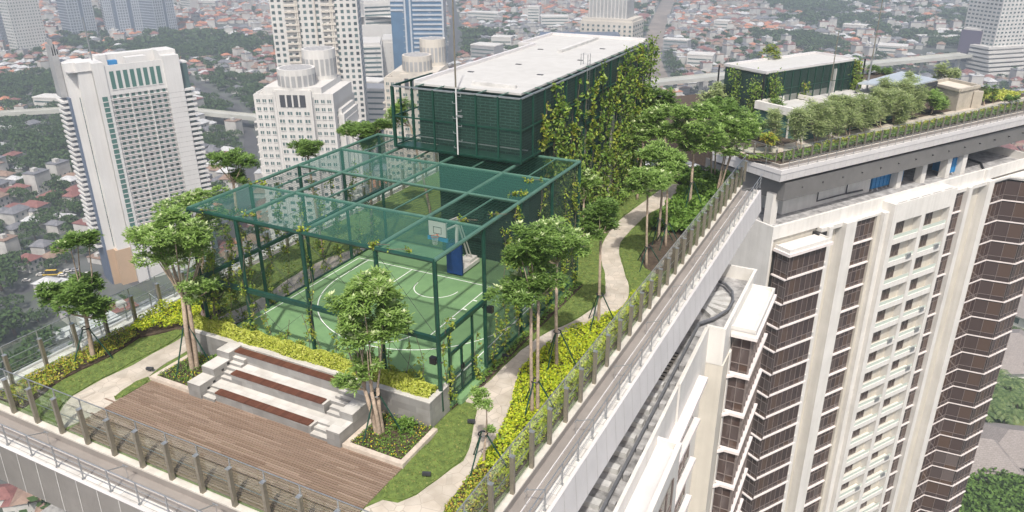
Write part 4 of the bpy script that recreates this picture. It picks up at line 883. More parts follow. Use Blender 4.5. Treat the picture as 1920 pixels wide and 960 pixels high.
# bay A
MB().box(.3, 7.3, -1.9, .29, Z2-2.6, Z2-2.35).build('bay_roof', 'white', T)
MB().box(.3, 7.3, -1.9, -1.75, Z2-2.349, Z2-2.15).box(.3, .45, -1.749, .2, Z2-2.349, Z2-2.15).box(7.15, 7.3, -1.749, .2, Z2-2.349, Z2-2.15).build('bay_parapet', 'white', T)
MB().box(.1, 7.5, -2.1, .295, Z2-2.95, Z2-2.601).build('cornice', 'band', T)
MB().box(.5, 7.0, -1.55, .59, GZ, Z2-2.96).build('bay_core', 'black', T)
MB().box(7.0, 8.5, -.3, .59, GZ, Z2-2.11).build('bay_core', 'black', T)
wa = window(0, 6.5, 0, F2-.35, 7, (.26,)); wl = window(0, 2.0, 0, F2-.35, 2, (.22, .72)); wr = window(0, 1.4, 0, F2-.35, 2, (.3,))
la = MB().box(.25, 7.25, -1.78, -1.5, .08, .25).box(.25, .5, -1.499, .25, .08, .25).mesh('ledge', 'band')
lr = MB().box(7.2, 8.6, -.75, -.3, 0, .2).mesh('ledge', 'white')
w1 = window(0, 4.3, 0, F2-.35, 5, (.2, .75)); w2 = window(0, 3.9, 0, F2-.35, 4, (.2, .75)); l1 = MB().box(0, 4.5, -.3, 0, .04, .2).mesh('ledge', 'band'); l2 = MB().box(0, 4.2, -.26, 0, .04, .2).mesh('ledge', 'band')
wc = window(0, 4.6, 0, F2-.35, 4, (.26,)); wd_ = window(0, 4.8, 0, F2-.35, 5, (.26,)); we = window(0, 3.5, 0, F2-.35, 2, (.26,))
lc = MB(); lc.prism([(43.0, .2), (47.8, .2), (49.9, -2.9), (54.8, -2.9), (54.8, -2.5), (50.1, -2.5), (48.0, .5), (43, .5)], .07, .25); lc = lc.mesh('ledge', 'band')
WN = []; LG = []
for f in range(NF2):
    z = Z2-2.95-F2*(f+1)+.32
    WN += [(wa, (.5, -1.57, z), 0), (wl, (.48, .1, z), -math.pi/2), (w1, (13.4, -.02, z+.9), 0), (w2, (32.6, -.02, z+.9), 0), (wr, (7.05, -.32, z), 0)]
    WN += [(wc, (43.15, .28, z+.3), 0), (wd_, (49.9, -2.72, z+.3), 0), (we, (47.8, .28, z+.3), -math.atan2(3.0, 2.05))]
    LG += [(la, (0, 0, z-.3)), (lr, (0, 0, z-.3)), (l1, (13.3, -.0, z+.65)), (l2, (32.5, 0, z+.65)), (lc, (0, 0, z+.03))]
MB().box(42.95, 54.6, .4, .59, GZ, Z2-2.4).prism([(48.1, .55), (49.95, -2.62), (54.55, -2.62), (54.55, .5)], GZ, Z2-2.41).build('bay_core', 'black', T)
b = MB(); b.prism([(42.9, .1), (47.7, .1), (49.8, -3.1), (55.0, -3.1), (55.0, .29), (42.9, .29)], Z2-2.4, Z2-2.15); b.prism([(43.2, -.1), (47.6, -.1), (49.7, -2.9), (54.8, -2.9), (54.8, .28), (43.2, .28)], Z2-2.149, Z2-1.85); b.build('bay_roof', 'white', T)
MB().quad(((13.3, 0, GZ), (18.2, 0, GZ), (18.2, 0, Z2-1.9), (13.3, 0, Z2-1.9))).quad(((32.5, 0.0, GZ), (36.6, 0.0, GZ), (36.6, 0.0, Z2-2.1), (32.5, 0.0, Z2-2.1))).build('bay_core', 'black', T)
WN.sort(key=lambda q: -q[1][2])
for me, l, rz in WN[:100]: put('window', me, T, l, rz)
b = MB()
for me, l, rz in WN[100:]:
    n = len(b.v); c_, s_ = math.cos(rz), math.sin(rz)
    b.v += [(v.co.x*c_-v.co.y*s_+l[0], v.co.x*s_+v.co.y*c_+l[1], v.co.z+l[2]) for v in me.vertices]
    b.f += [tuple(n+i for i in p.vertices) for p in me.polygons]; b.m += [p.material_index for p in me.polygons]
tag(b.build('windows', ['bglass', 'mull'], T), kind='stuff')
many('ledge', LG, T)
# balcony block
zb0 = Z2-.45
b = MB(); b.box(19.2, 32.2, -1.5, .58, zb0-2.5, zb0, 0)
for s0, s1 in ((19.2, 20.1), (25.3, 26.1), (31.4, 32.2)): b.box(s0, s1, -1.5, .59, GZ, zb0-2.501)
b.build('balcony_frame', 'white', T)
b = MB()
for k in range(5): b.box(20+k*2.4, 21.8+k*2.4, -1.3, -1.22, zb0+.001, zb0+.012)
b.build('cap_slot', 'dark', T)
bal = MB(); bal.box(0, 5.2, -1.48, -.51, 0, .55, 0); bal.box(0, 5.2, -1.48, -1.3, .551, .75, 0); bal = bal.mesh('balcony', ['white'])
gl = MB().box(0, 5.2, -1.4, -1.37, .76, 1.35).mesh('balcony_glass', M['balglass']) if 'balglass' in M else None
M['balglass'] = mat('pale_green_glass', (.5, .56, .5), .15, 0, .04)
gl = MB().box(0, 5.2, -1.4, -1.37, .751, 1.25).mesh('balcony_glass', 'balglass')
bw = window(.2, 3.2, .76, 2.9, 4, (.75,)); BA = []; BG = []; BW = []
for f in range(NF2):
    z = zb0-2.5-F2*(f+1)+.1
    for s in (20.1, 26.1): BA.append((bal, (s, 0, z))); BG.append((gl, (s, 0, z))); BW.append((bw, (s, -.53, z)))
many('balcony', BA, T); many('balcony_glass', BG, T)
for me, l in BW: put('balcony_window', me, T, l)
for k in random.sample(range(len(BW)-10), 16):
    l = BW[k][1]; MB().box(3.6, 4.5, -1.1, -.75, .56, 1.15).build('air_conditioner', 'galv', T, l)
MB().box(20.1, 31.4, -.5, .595, GZ, zb0-2.5).build('balcony_back_wall', 'cream', T)
# the left end wall
wE = MB().quad(((0, 0, 0), (0, -1.3, 0), (0, -1.3, 2.3), (0, 0, 2.3))).box(-.15, .0, -1.5, .15, 2.31, 2.5, 1).mesh('window', ['bglass', 'white'])
for f in range(10): put('end_window', wE, T, (-.32, 9.5, Z2-4.9-f*F2*1.5), 0)
# columns, plant room and plant on the service deck
for s, d in ((2.2, 3.0), (26.5, 3.5), (31.3, 3.2), (36.2, 2.8), (39.5, 2.6), (12, 9), (20, 12), (3, 12)):
    MB().box(s, s+1.0, d, d+1.0, Z2-1.09, -10.6).build('column', 'white', T)
MB().box(6, 22.5, 4.6, 18, Z2-1.09, -10.7).build('plant_room', 'white', T)
MB().box(22.51, 44, 8, 18, Z2-1.09, -10.7).build('plant_room_recess', 'dark', T)
b = MB(); b.tube([(1.2, 2.0, Z2-.9), (2.5, 1.3, Z2-.9), (40, 1.3, Z2-.9), (44, 1.8, Z2-.9), (47, 4, Z2-.9), (48, 9, Z2-.9)], .14, 6); b.tube([(1.2, 2, Z2-.9), (.9, 6, Z2-.9)], .14, 6); b.build('gondola_rail', 'dark', T)
for k in range(30): MB().box(2.5+k*1.3, 3.2+k*1.3, .8, 2.3, Z2-1.09, Z2-.95).build('plinth', 'plinth', T)
b = MB(); b.tube([(12.0, 4.4, Z2+1.6), (12.0, 4.4, Z2-.4), (17.5, 4.4, Z2-.4), (17.5, 4.4, Z2+2.2)], .09, 6); b.tube([(17.5, 4.4, Z2-.4), (20.5, 4.2, Z2-.4)], .12, 6); b.build('pipe', 'dark', T)
for s, d, w_, l in ((22.8, 4.6, 6.4, 'row of bright blue water tanks under the second roof garden'), (37.6, 3.4, 1.9, 'single blue tank between the columns at the right end of the service deck')):
    c_, s_ = math.cos(RZ2), math.sin(RZ2); tt = thing('water_tank', l, 'water tank', (O2[0]+s*c_-d*s_, O2[1]+s*s_+d*c_, Z2-1.05), RZ2)
    MB().box(0, w_, 0, 2.2, .25, 2.3).build('tank', 'blue', tt); b = MB(); k = 0
    while k < w_: b.box(k, k+.1, -.08, -.001, .25, 2.3); k += .8
    b.box(0, w_, -.1, -.081, 1.2, 1.3); b.build('rib', 'blue', tt); b = MB()
    for k in range(int(w_)+1): b.box(k*.95, k*.95+.3, -.2, 2, 0, .249)
    b.build('plinth', 'conc', tt)

# ---------------- second roof garden
ZR = -7.15
c2 = Vector((3.54, 67.0)); dr = Vector((DX, DY)); nr = Vector((DY, -DX))
cL = Vector(G(1380, 283, ZR)[:2]); dl = (cL-c2).normalized()
end = c2+dr*62; endL = c2+dl*9
slab = [tuple(c2+nr*.0), tuple(end), tuple(end-nr*30), tuple(endL-nr*20+dl*6), tuple(endL)]
b = MB(); b.prism(slab, ZR-3.2, ZR+.1); struct('upper_garden_ground', b, 'soil')
nl_ = Vector((dl.y, -dl.x)); nl_ = nl_ if nl_.dot(Vector(CAM[:2])-c2) > 0 else -nl_
mit = math.tan(math.acos(max(-1, min(1, nr.dot(nl_))))/2)
edge_run('roof_edge', 'white fascia of the second roof garden above the grey soffit band', tuple(c2), tuple(end), tuple(nr), 'white_panel', 0, zb=-2.0, drop=ZR+.45, slope=-.15, scale=.95, beg=(mit, 0))
nl_ = Vector((dl.y, -dl.x)); nl_ = nl_ if nl_.dot(Vector(CAM[:2])-c2) > 0 else -nl_
edge_run('roof_edge', 'short left white fascia of the second roof garden behind the end of the near balustrade', tuple(c2), tuple(endL), tuple(nl_), 'white_panel', 0, zb=-2.0, drop=ZR+.45, slope=-.15, scale=.95, beg=(mit, 0))
bandt = thing('soffit_band', 'dark grey panelled band below the white fascia of the second roof garden', 'fascia', (0, 0, 0))
b = MB(); p = [c2+nr*.9-dl*.2, c2+dr*56+nr*.9, c2+dr*56-nr*3, c2+dl*8.5-nr*3, c2+dl*8.5+nl_*.9]
b.prism([tuple(q) for q in p], -11.3, ZR-1.95); b.build('band', 'band_dark', bandt)
b = MB()
for k in range(14):
    q = c2+dr*(3+k*3.6)+nr*.93; b.bar((q.x, q.y, -10.1), (q.x+nr.x*.25, q.y+nr.y*.25, -10.1), .12)
b.build('spout', 'black', bandt)
t = balustrade('glass balustrade of the second roof garden', tuple(c2), tuple(end), ZR, 1.6, 1.5, 1.75, .4)
t = balustrade('short glass balustrade at the left end of the second roof garden', tuple(endL), tuple(c2), ZR, 1.6, 1.5, 1.75, .3)
railing('steel railing outside the second roof garden', tuple(c2+nr*1.25), tuple(end+nr*1.25), (nr.x, nr.y), ZR-.2, 1.6, .9, 99)
railing('short steel railing at the left end of the second roof garden', tuple(endL+nl_*1.25), tuple(c2+nl_*1.25), (nl_.x, nl_.y), ZR-.2, 1.6, .9, 99)
def L2(s, d): q = c2+dr*s-nr*d; return (q.x, q.y)
b = MB(); b.prism([L2(3, 3.2), L2(60, 3.0), L2(60, 4.8), L2(4, 5.4), L2(-1, 8), L2(-3, 7)], ZR, ZR+.14); struct('upper_garden_path', b, 'paving')
cover('hedge_strip', [L2(.5, .3), L2(60, .3), L2(60, 1.7), L2(1.5, 1.9), L2(-2, 4.8), L2(-2.5, 3.4)], ZR+.1, .6, 'vine_g', 'low green hedge strip behind the second balustrade', 'hedge', 60, .3, 'stuff')
cover('hedge_strip', [L2(8, 1.75), L2(60, 1.75), L2(60, 2.6), L2(9, 2.9)], ZR+.1, .5, 'mix', 'speckled hedge strip beside the upper garden path', 'hedge', 60, .3, 'stuff')
cover('hedge_strip', [L2(52, 5), L2(60, 5), L2(60, 9), L2(52, 9)], ZR+.1, 1.0, 'hedge', 'yellow hedge at the right end of the second roof garden', 'hedge', 50, .3, 'stuff')
cover('ground_cover', [tuple(c2+dl*1.5-nr*2), tuple(c2+dl*8.8), tuple(c2+dl*8.8-nr*14), tuple(c2-nr*16+dl*1)], ZR+.1, 1.2, 'green', 'dense green planting in front of the small green box', 'ground cover', 30, .5, 'stuff')
# dark green box
ga = Vector(G(1437, 240, ZR)[:2]); gh_ = .15
gR = Vector(G(1607, 112, gh_)[:2]); gL = Vector(G(1362, 122, gh_)[:2]); gB = Vector(G(1437, 137, gh_)[:2])
gd = (gR-gB).normalized(); gl_ = (gR-gB).length; gw = (gL-gB).length
t = thing('plant_building', 'small dark green screened box with pale roof on the second roof garden', 'building', (gB.x, gB.y, ZR), math.atan2(gd.y, gd.x))
H_ = gh_-ZR
MB().boxm(0, gl_, 0, gw, 0, H_-.15, 1, 0, 0).build('wall', ['screenwall', 'screenwall_y'], t)
rf = MB().box(-.15, gl_+.15, -.15, gw+.15, H_-.149, H_).build('roof', 'roof', t)
b = MB()
for x0, x1, y0, y1 in ((-.15, gl_+.15, -.15, .15), (-.15, gl_+.15, gw-.15, gw+.15), (-.15, .15, .151, gw-.151), (gl_-.15, gl_+.15, .151, gw-.151)): b.box(x0, x1, y0, y1, H_+.001, H_+.25)
b.build('roof_kerb', 'white_panel', rf)
for k in range(13): MB().bar((k*gl_/12, -.5, 0 if k in (0, 12) else .3), (k*gl_/12, -.5, H_), .12).build('frame_post', 'steel', t)
for z in (2.5, 5., H_): MB().bar((0, -.5, z), (gl_, -.5, z), .08).build('frame_rail', 'steel', t)
MB().quad(((0, -.47, .3), (gl_*.73, -.47, .3), (gl_*.73, -.47, H_), (0, -.47, H_))).quad(((gl_*.8, -.47, .3), (gl_, -.47, .3), (gl_, -.47, H_), (gl_*.8, -.47, H_))).build('screen_net', 'net_side', t)
MB().box(gl_*.74, gl_*.785, -.05, -.01, 3.2, 6.5).build('white_door', 'white', t)
for x, y in ((-1.0, -.6), (gl_+1.0, -.6), (-1.2, gw)): MB().bar((x, y, 0), (x, y, H_+.1), .16).build('corner_post', 'black', t)
gx, gy = Vector((gd.x, gd.y)), Vector((-gd.y, gd.x))
def LB(s, d): q = gB+gx*s+gy*d; return (q.x, q.y)
for s, d, z1, n, wd in ((-.6, 1.0, 7.0, 900, 2.4), (-.6, 4.5, 7.2, 700, 2.2), (1.2, -.8, 7.3, 900, 2.2), (3.5, -.7, 3.5, 300, 1.3), (7.0, -.8, 5.5, 500, 1.4), (9.0, -.8, 2.5, 300, 1.5), (19.5, -.7, 7.2, 500, 1.3), (25, -.7, 7.2, 700, 2.0), (27.5, -.7, 7.2, 500, 1.5), (24, -.7, 5, 300, 1.5)):
    x, y = LB(min(s, gl_-.5), d); P_ = [(x+.2*math.sin(k), y, ZR+k*.6) for k in range(int(z1/.6)+1)]
    vine('%s vine along the small dark green box of the second roof garden', P_, wd, n, 'vine_g' if n > 600 else 'vine', .3, 'vines on the small green box')
bush('rounded tuft of green on the roof edge of the small green box', *LB(gl_*.5, gw+.5), gh_, 1.6, 'vine', 160, .4)
for s, d, h, l in ((10.5, -2.2, 10, 'thin grey lightning mast left of the white pavilion door'), (18.5, -2.4, 14, 'tall thin lightning mast in front of the small green box')):
    x, y = LB(s, d); mt = thing('lightning_mast', l, 'mast', (x, y, ZR)); MB().tube([(0, 0, 0), (0, 0, h*.55)], .13, 6).build('base_pole', 'galv', mt); MB().tube([(0, 0, h*.55), (0, 0, h+2)], [.08, .05], 6).build('mast_pole', 'post', mt)
# white glazed pavilion
pA = Vector(G(1512, 209, -3.15)[:2]); pB = Vector(G(1655, 178, -3.15)[:2]); pC = Vector(G(1478, 197, -3.15)[:2]); pd = (pB-pA).normalized(); pl = 24; pw_ = (pC-pA).length
t = thing('pavilion', 'white glazed pavilion with flat parapet roof behind the feathery trees', 'building', (pA.x, pA.y, ZR), math.atan2(pd.y, pd.x)); ph = 4.0
MB().box(.3, pl, .3, pw_+4, 0, ph-1.0).build('wall', M['wing'] if False else 'wing', t)
b = MB(); b.box(-.1, pl, -.1, .35, ph-1.0, ph); b.box(-.1, .35, .351, pw_+4, ph-1.0, ph); b.box(.351, pl, pw_+3.6, pw_+4, ph-1, ph); b.box(pl-.3, pl, .351, pw_+3.59, ph-1, ph); b.box(8, 8.2, .36, pw_+3.5, ph-.6, ph-.05); b.build('parapet', 'white', t)
MB().box(.351, pl-.31, .351, pw_+3.59, ph-1.0, ph-.7).build('roof', 'roof', t)
for k in range(9): MB().box(k*3, k*3+.2, 0, .25, 0, ph-1.01).build('mullion', 'white', t)
for k in range(3): MB().box(.02, .25, .5+k*1.8, .65+k*1.8, 0, ph-1.01).build('mullion', 'white', t)
b = MB()
for k in range(4): b.bar((10+k*.7, 1.2, ph-.2), (10+k*.7, 3.2, ph+.1), .15)
b.box(9.6, 12.6, 1.0, 1.15, ph-.6, ph-.1); tag(b.build('roof_rack', 'galv', t), 'galvanised steel frame on the pavilion roof')
# pale blue canopy and stone annexe
q4 = [G(1608, 158, -2.6), G(1700, 165, -2.6), G(1757, 151, -2.6), G(1690, 136, -2.6)]
t = thing('canopy', 'flat pale blue grey metal canopy on steel beams on the second roof garden', 'canopy', (0, 0, 0))
M['cano'] = mat('blue_grey_sheet', (.4, .44, .48), .35, .1, .05, .5)
MB().prism([q[:2] for q in q4], -2.6, -2.4).build('roof_sheet', 'cano', t)
for a, c in ((q4[1], q4[2]),):
    MB().bar((a[0], a[1], -2.95), (c[0], c[1], -2.95), .25, .5).build('beam', 'dark', t)
for q in q4: MB().bar((q[0], q[1], ZR), (q[0], q[1], -2.7), .3).build('column', 'dark', t)
a1, a2, a3 = Vector(G(1742, 158, -4.2)[:2]), Vector(G(1800, 172, -4.2)[:2]), Vector(G(1836, 164, -4.2)[:2])
t = thing('stone_annexe', 'low stone clad building with cream roof at the right of the second garden', 'building', (0, 0, 0))
a4 = a1+(a3-a2); M['stone'] = mat('buff_stone', (.4, .36, .3), .8, 0, .12, 1); M['croof'] = mat('cream_roof', (.55, .5, .42), .8, 0, .05, 1)
MB().prism([tuple(a1), tuple(a2), tuple(a3), tuple(a4)], ZR, -4.3).build('wall', 'stone', t); MB().prism([tuple(a1), tuple(a2), tuple(a3), tuple(a4)], -4.299, -4.2).build('roof', 'croof', t)
b = MB()
for p_, q_ in ((a1, a2), (a2, a3), (a3, a4), (a4, a1)): b.bar((p_.x, p_.y, -4.0), (q_.x, q_.y, -4.0), .4, .38)
b.build('parapet', 'stone', t); MB().bar((*L2(46, 4.5), ZR), (*L2(46, 4.5), -4.6), 1.2).build('gate_pier', 'stone', t)

def tree2(label, foot, cs, leaf, L=.4, W=.14, dens=6, stems=1, grp='trees on the second roof garden', name='garden_tree', r=.12, fl=0):
    b0 = (foot[0], foot[1], foot[2]); return tree(name, label, b0, CL(b0, *cs), stems, r, leaf, fl, L, W, dens, grp, 6)
def F2_(px, py): return (*G(px, py, ZR)[:2], ZR+.1)
FEL = ((1470, 275, 1452, 240, 14, 26), (1500, 285, 1495, 238, 22, 26), (1530, 272, 1530, 228, 24, 28), (1558, 268, 1560, 225, 22, 28), (1590, 258, 1588, 218, 24, 30), (1618, 250, 1618, 215, 24, 30), (1650, 240, 1648, 205, 24, 30), (1680, 235, 1680, 205, 26, 30), (1700, 225, 1702, 190, 24, 26), (1570, 255, 1565, 205, 18, 18), (1660, 225, 1662, 180, 20, 20), (1712, 215, 1715, 170, 20, 18))
FE = [(q[0], q[2]) for q in FEL]
for px, py, cx, cy, rx, ry in FEL:
    tree2(['leftmost', 'second', 'third', 'fourth', 'fifth', 'sixth', 'seventh', 'eighth', 'rearmost', 'shorter fourth', 'shorter sixth', 'last'][FE.index((px, cx))]+' feathery grey green tree in the row before the white pavilion', F2_(px, py), ((cx, cy-2, rx*1.05, ry*1.05), (cx+rnd(2, 10), cy+12, rx*.8, ry*.8), (cx-rnd(0, 10), cy-rnd(8, 24), rx*rnd(.4, .8), ry*.6)), 'casu', .8, .11, 4.2, 2, 'feathery trees before the pavilion', 'feathery_tree', .09)
for px, py, cs, lf, l in ((1420, 262, ((1420, 238, 22, 18), (1400, 245, 18, 14)), 'leaf_y', 'bright green tree at the left end of the second garden'),
        (1442, 285, ((1440, 262, 22, 12),), 'mix', 'small yellow leaved tree near the left corner of the second garden'),
        (1395, 258, ((1392, 225, 26, 22), (1375, 235, 20, 16)), 'leaf', 'dark green tree before the vines of the small green box'),
        (1450, 250, ((1455, 215, 16, 26),), 'leaf', 'dark tree between the small green box and the pavilion'),
        (1745, 215, ((1745, 190, 26, 18), (1760, 200, 20, 12)), 'leaf_y', 'light green tree in front of the stone annexe'),
        (1725, 210, ((1728, 185, 18, 16),), 'green', 'rounded green tree left of the stone annexe'),
        (1775, 205, ((1778, 195, 22, 14),), 'leaf_y', 'low yellow green tree below the stone annexe'),
        (1845, 200, ((1845, 178, 8, 18),), 'leaf', 'narrow dark conical tree at the right of the annexe'),
        (1862, 195, ((1862, 172, 9, 10), (1862, 185, 7, 8)), 'leaf', 'small two tiered tree right of the conical tree'),
        (1895, 200, ((1892, 188, 16, 8),), 'leaf', 'flat crowned tree at the far right of the second garden'),
        (1760, 150, ((1770, 138, 18, 20), (1790, 145, 16, 14)), 'casu', 'wispy yellowish tree behind the stone annexe'),
        (1640, 140, ((1640, 132, 16, 8), (1660, 135, 14, 7)), 'leaf', 'dark tree showing over the blue canopy'),
        (1345, 225, ((1340, 180, 26, 22), (1325, 190, 20, 14)), 'casu', 'olive toned tree left of the small green box')):
    tree2(l, F2_(px, py), cs, lf, .55, .2, 4)

# ================================================================== HAZE SLOT (filled at the end)

# ================================================================== CITY
GZ = -125.
M['cityground'] = mat('city_ground', (.1, .1, .105), .95, 0, .3, .02, c2=(.04, .055, .035))
b = MB(); b.quad(((-5000, -3000, GZ), (5000, -3000, GZ), (5000, 7000, GZ), (-5000, 7000, GZ))); struct('city_ground', b, 'cityground')
M['asphalt'] = mat('asphalt', (.07, .07, .075), .9, 0, .15, .1); M['concrete_road'] = mat('pale_concrete', (.42, .42, .38), .8, 0, .1, .05); M['dirt'] = mat('railway_bed', (.24, .2, .17), .9, 0, .2, .05)
def ribbon(name, pts, wd, z, m, thick=.0):
    b = MB(); P = [Vector(p) for p in pts]; prev = None
    for i, p in enumerate(P):
        d = (P[min(i+1, len(P)-1)]-P[max(i-1, 0)]).normalized(); n = Vector((-d.y, d.x))*wd/2; a, c = p+n, p-n
        if prev: b.quad((prev[0], prev[1], (c.x, c.y, z), (a.x, a.y, z)))
        prev = ((a.x, a.y, z), (c.x, c.y, z))
    return struct(name, b, m)
def gp(*pts, z=GZ): return [G(x, y, z)[:2] for x, y in pts]
ROADS = []
def road(name, px, wd, m='asphalt', z=.05):
    p = gp(*px); P = []
    for i in range(len(p)-1):
        for k in range(6): P.append((p[i][0]+(p[i+1][0]-p[i][0])*k/6, p[i][1]+(p[i+1][1]-p[i][1])*k/6))
    P.append(p[-1]); ribbon(name, P, wd, GZ+z, m); ROADS.append((P, wd*.8)); return P
road('street', [(-60, 600), (40, 545), (110, 520), (230, 515), (330, 560)], 7.5)
road('street', [(440, 420), (468, 330), (470, 260), (440, 200), (350, 150)], 9, z=.09)
road('railway_bed', [(1255, -5), (1232, 50), (1218, 110), (1235, 160)], 24, 'dirt', .11)
road('railway_bed', [(1990, 650), (1920, 578), (1860, 500)], 14, 'dirt', .11)
road('street', [(700, 260), (725, 180), (840, 120), (855, 60), (845, 0)], 14, z=.13)
road('street', [(1000, 140), (1140, 110), (1300, 90), (1500, 150)], 10, z=.15)
def viaduct(label, px, h, wd):
    t = thing('viaduct', label, 'viaduct', (0, 0, 0)); p = gp(*px, z=GZ+h); P = []
    for i in range(len(p)-1):
        for k in range(5): P.append(Vector((p[i][0]+(p[i+1][0]-p[i][0])*k/5, p[i][1]+(p[i+1][1]-p[i][1])*k/5)))
    P.append(Vector(p[-1])); b = MB(); pr = MB(); N_ = []
    for i, q in enumerate(P):
        d = (P[min(i+1, len(P)-1)]-P[max(i-1, 0)]).normalized(); N_.append(Vector((-d.y, d.x)))
    for i in range(len(P)-1):
        a, c, n0, n1 = P[i], P[i+1], N_[i]*wd/2, N_[i+1]*wd/2; z1, z0 = GZ+h, GZ+h-2
        b.quad(((*(a-n0), z1), (*(c-n1), z1), (*(c+n1), z1), (*(a+n0), z1)))
        for s in (1, -1): b.quad(((*(a+s*n0), z0), (*(c+s*n1), z0), (*(c+s*n1), z1+1.1), (*(a+s*n0), z1+1.1)))
        b.quad(((*(a-n0), z0), (*(a+n0), z0), (*(c+n1), z0), (*(c-n1), z0)))
    b.build('deck', 'concrete_road', t)
    for i in range(1, len(P)-1, 2): MB().box(P[i].x-1.5, P[i].x+1.5, P[i].y-1.5, P[i].y+1.5, GZ, GZ+h-2).build('pier', 'concrete_road', t)
    ROADS.append(([tuple(q) for q in P], wd))
viaduct('pale elevated road curving behind the left hotel tower', [(-60, 216), (0, 212), (100, 206), (215, 203), (370, 208), (480, 219), (560, 237)], 9, 9)
viaduct('pale elevated road crossing behind the roof gardens on the right', [(1130, 175), (1215, 155), (1340, 142), (1480, 130), (1620, 120), (1800, 103), (1900, 90)], 16, 16)

# ---- high-rise helper: local frame, front along local x, facing -y
M['hotelw'] = mat('hotel_white', (.6, .59, .575), .7, 0, .05, .05, streak=.05); M['resi'] = mat('residential_white', (.57, .555, .53), .7, 0, .06, .05, streak=.07)
M['beige'] = mat('beige_tower', (.54, .5, .44), .7, 0, .06, .05, streak=.07); M['cgrey'] = mat('crown_grey', (.33, .33, .33), .6, 0, .1, .2); M['slate'] = mat('slate_cladding', (.1, .13, .19), .5, 0, .08, .1)
M['curt'] = mat('blue_curtain_wall', (.09, .18, .3), .25, .2, .1, .1); M['silver'] = mat('silver_band', (.5, .53, .57), .4, .2, .05, .1); M['tan'] = mat('tan_base', (.42, .3, .2), .8, 0, .06, .1)
def place(pxl, pyl, pxr, pyr, z=GZ):
    a, c = Vector(G(pxl, pyl, z)[:2]), Vector(G(pxr, pyr, z)[:2]); return a, (c-a).length, math.atan2((c-a).y, (c-a).x)
def grid_windows(t, name, x0, x1, nx, z0, z1, nz, w_, h, y, m='win', rz=0, limit=100, depth=.12, fx=None, pair=False):
    me = MB()
    if pair: me.quad(((-w_/2, 0, 0), (-w_*.08, 0, 0), (-w_*.08, 0, h), (-w_/2, 0, h)), 0).quad(((w_*.08, 0, 0), (w_/2, 0, 0), (w_/2, 0, h), (w_*.08, 0, h)), 0)
    else: me.quad(((-w_/2, 0, 0), (w_/2, 0, 0), (w_/2, 0, h), (-w_/2, 0, h)), 0)
    me.box(-w_/2-.15, w_/2+.15, -.15, 0, -.3, -.01, 1); me = me.mesh(name, [m, fx or 'resi'])
    L = []
    for i in range(nx):
        for j in range(nz): L.append((x0+(x1-x0)*(i+.5)/nx, z0+(z1-z0)*(j+.5)/nz-h/2))
    c_, s_ = math.cos(rz), math.sin(rz); L.sort(key=lambda q: -q[1])
    for x, z in L[:limit]: put(name, me, t, (x*c_-y*s_, x*s_+y*c_, z), rz)
    if L[limit:]:
        b = MB()
        for x, z in L[limit:]:
            X, Y = x*c_-y*s_, x*s_+y*c_; ax, ay = c_*w_/2, s_*w_/2
            b.quad(((X-ax, Y-ay, z), (X+ax, Y+ay, z), (X+ax, Y+ay, z+h), (X-ax, Y-ay, z+h)))
        tag(b.build(name+'s', m, t), kind='stuff')

# 1. hotel tower, left
hA = Vector((-266.6, 172.6)); hd = Vector((.363, .932)).normalized(); HTZ = -30.5
t = thing('hotel_tower', 'tall white hotel tower with rows of small balconies on the left', 'building', (hA.x, hA.y, 0), math.atan2(hd.y, hd.x))
HL, HD = 36.5, 15.
b = MB(); b.box(0, 33, 1.0, HD, GZ, HTZ-4); b.box(0, 4.2, 0, HD-1, GZ, HTZ-1); b.box(26.5, 33.0, -.3, HD-1, GZ, HTZ-1); b.box(-5, -.01, 2.5, HD, GZ, HTZ-.6); b.box(-8.5, -5.01, 5.5, HD, GZ, HTZ-.7); b.box(4.2, 26.5, .4, .99, HTZ-14, HTZ-2.4); b.build('wall', 'hotelw', t)
MB().box(-8.4, 33, 2, HD, HTZ-4, HTZ-3.9).build('roof', 'conc', t)
b = MB(); b.box(4.2, 26.5, 10, HD-.5, HTZ-3.9, HTZ+.4); b.box(14, 22, 5, 9, HTZ-3.9, HTZ-.8); b.box(26.5, 33.5, 4, HD-1, HTZ-.99, HTZ+.6); b.box(33.01, 37, 2, 8, HTZ-5, HTZ-4.4); b.build('roof_block', 'hotelw', t)
tag(MB().box(7, 10, 2.5, 5, HTZ-3.8, HTZ-1).build('tank', 'blue', t), 'blue roof tank')
MB().tube([(1, 2, HTZ), (1, 2, HTZ+16)], .25, 5).build('antenna', 'galv', t)
MB().box(-8.6, -6, 5.4, 12, GZ, GZ+16).box(-6.01, .1, 2.3, 9, GZ, GZ+16).build('base_cladding', 'tan', t)
MB().box(-9.3, -8.51, 6.0, HD+2, GZ, HTZ-14).build('glass_strip', 'slate', t)
b = MB(); b.box(-11, -8.7, 9, HD+1, HTZ-14, HTZ+2)
for k in range(5): b.box(-11+k*.9, -10.6+k*.9, 9+k*.5, HD+1, HTZ+2, HTZ+8-abs(k-1)*2)
b.build('spire', 'cgrey', t)
nf = 30; z0h, z1h = GZ+17, HTZ-14
cb = MB().box(0, 7.2, .1, .98, 0, .75, 0).box(.3, 6.9, .0, .099, .5, .72, 1).mesh('balcony', ['hotelw', mat('rust_rail', (.33, .25, .23), .6)]); CB = []
for f in range(nf):
    z = z0h+(z1h-z0h)*f/nf
    for k in range(3): CB.append((cb, (4.4+k*7.4, 0, z)))
CB.sort(key=lambda q: -q[1][2]); many('balcony', CB, t)
fin = MB()
for k in (1, 2): fin.box(4.3+k*7.4-.15, 4.3+k*7.4+.15, -.1, .98, GZ, HTZ-14)
fin.build('party_fin', 'hotelw', t)
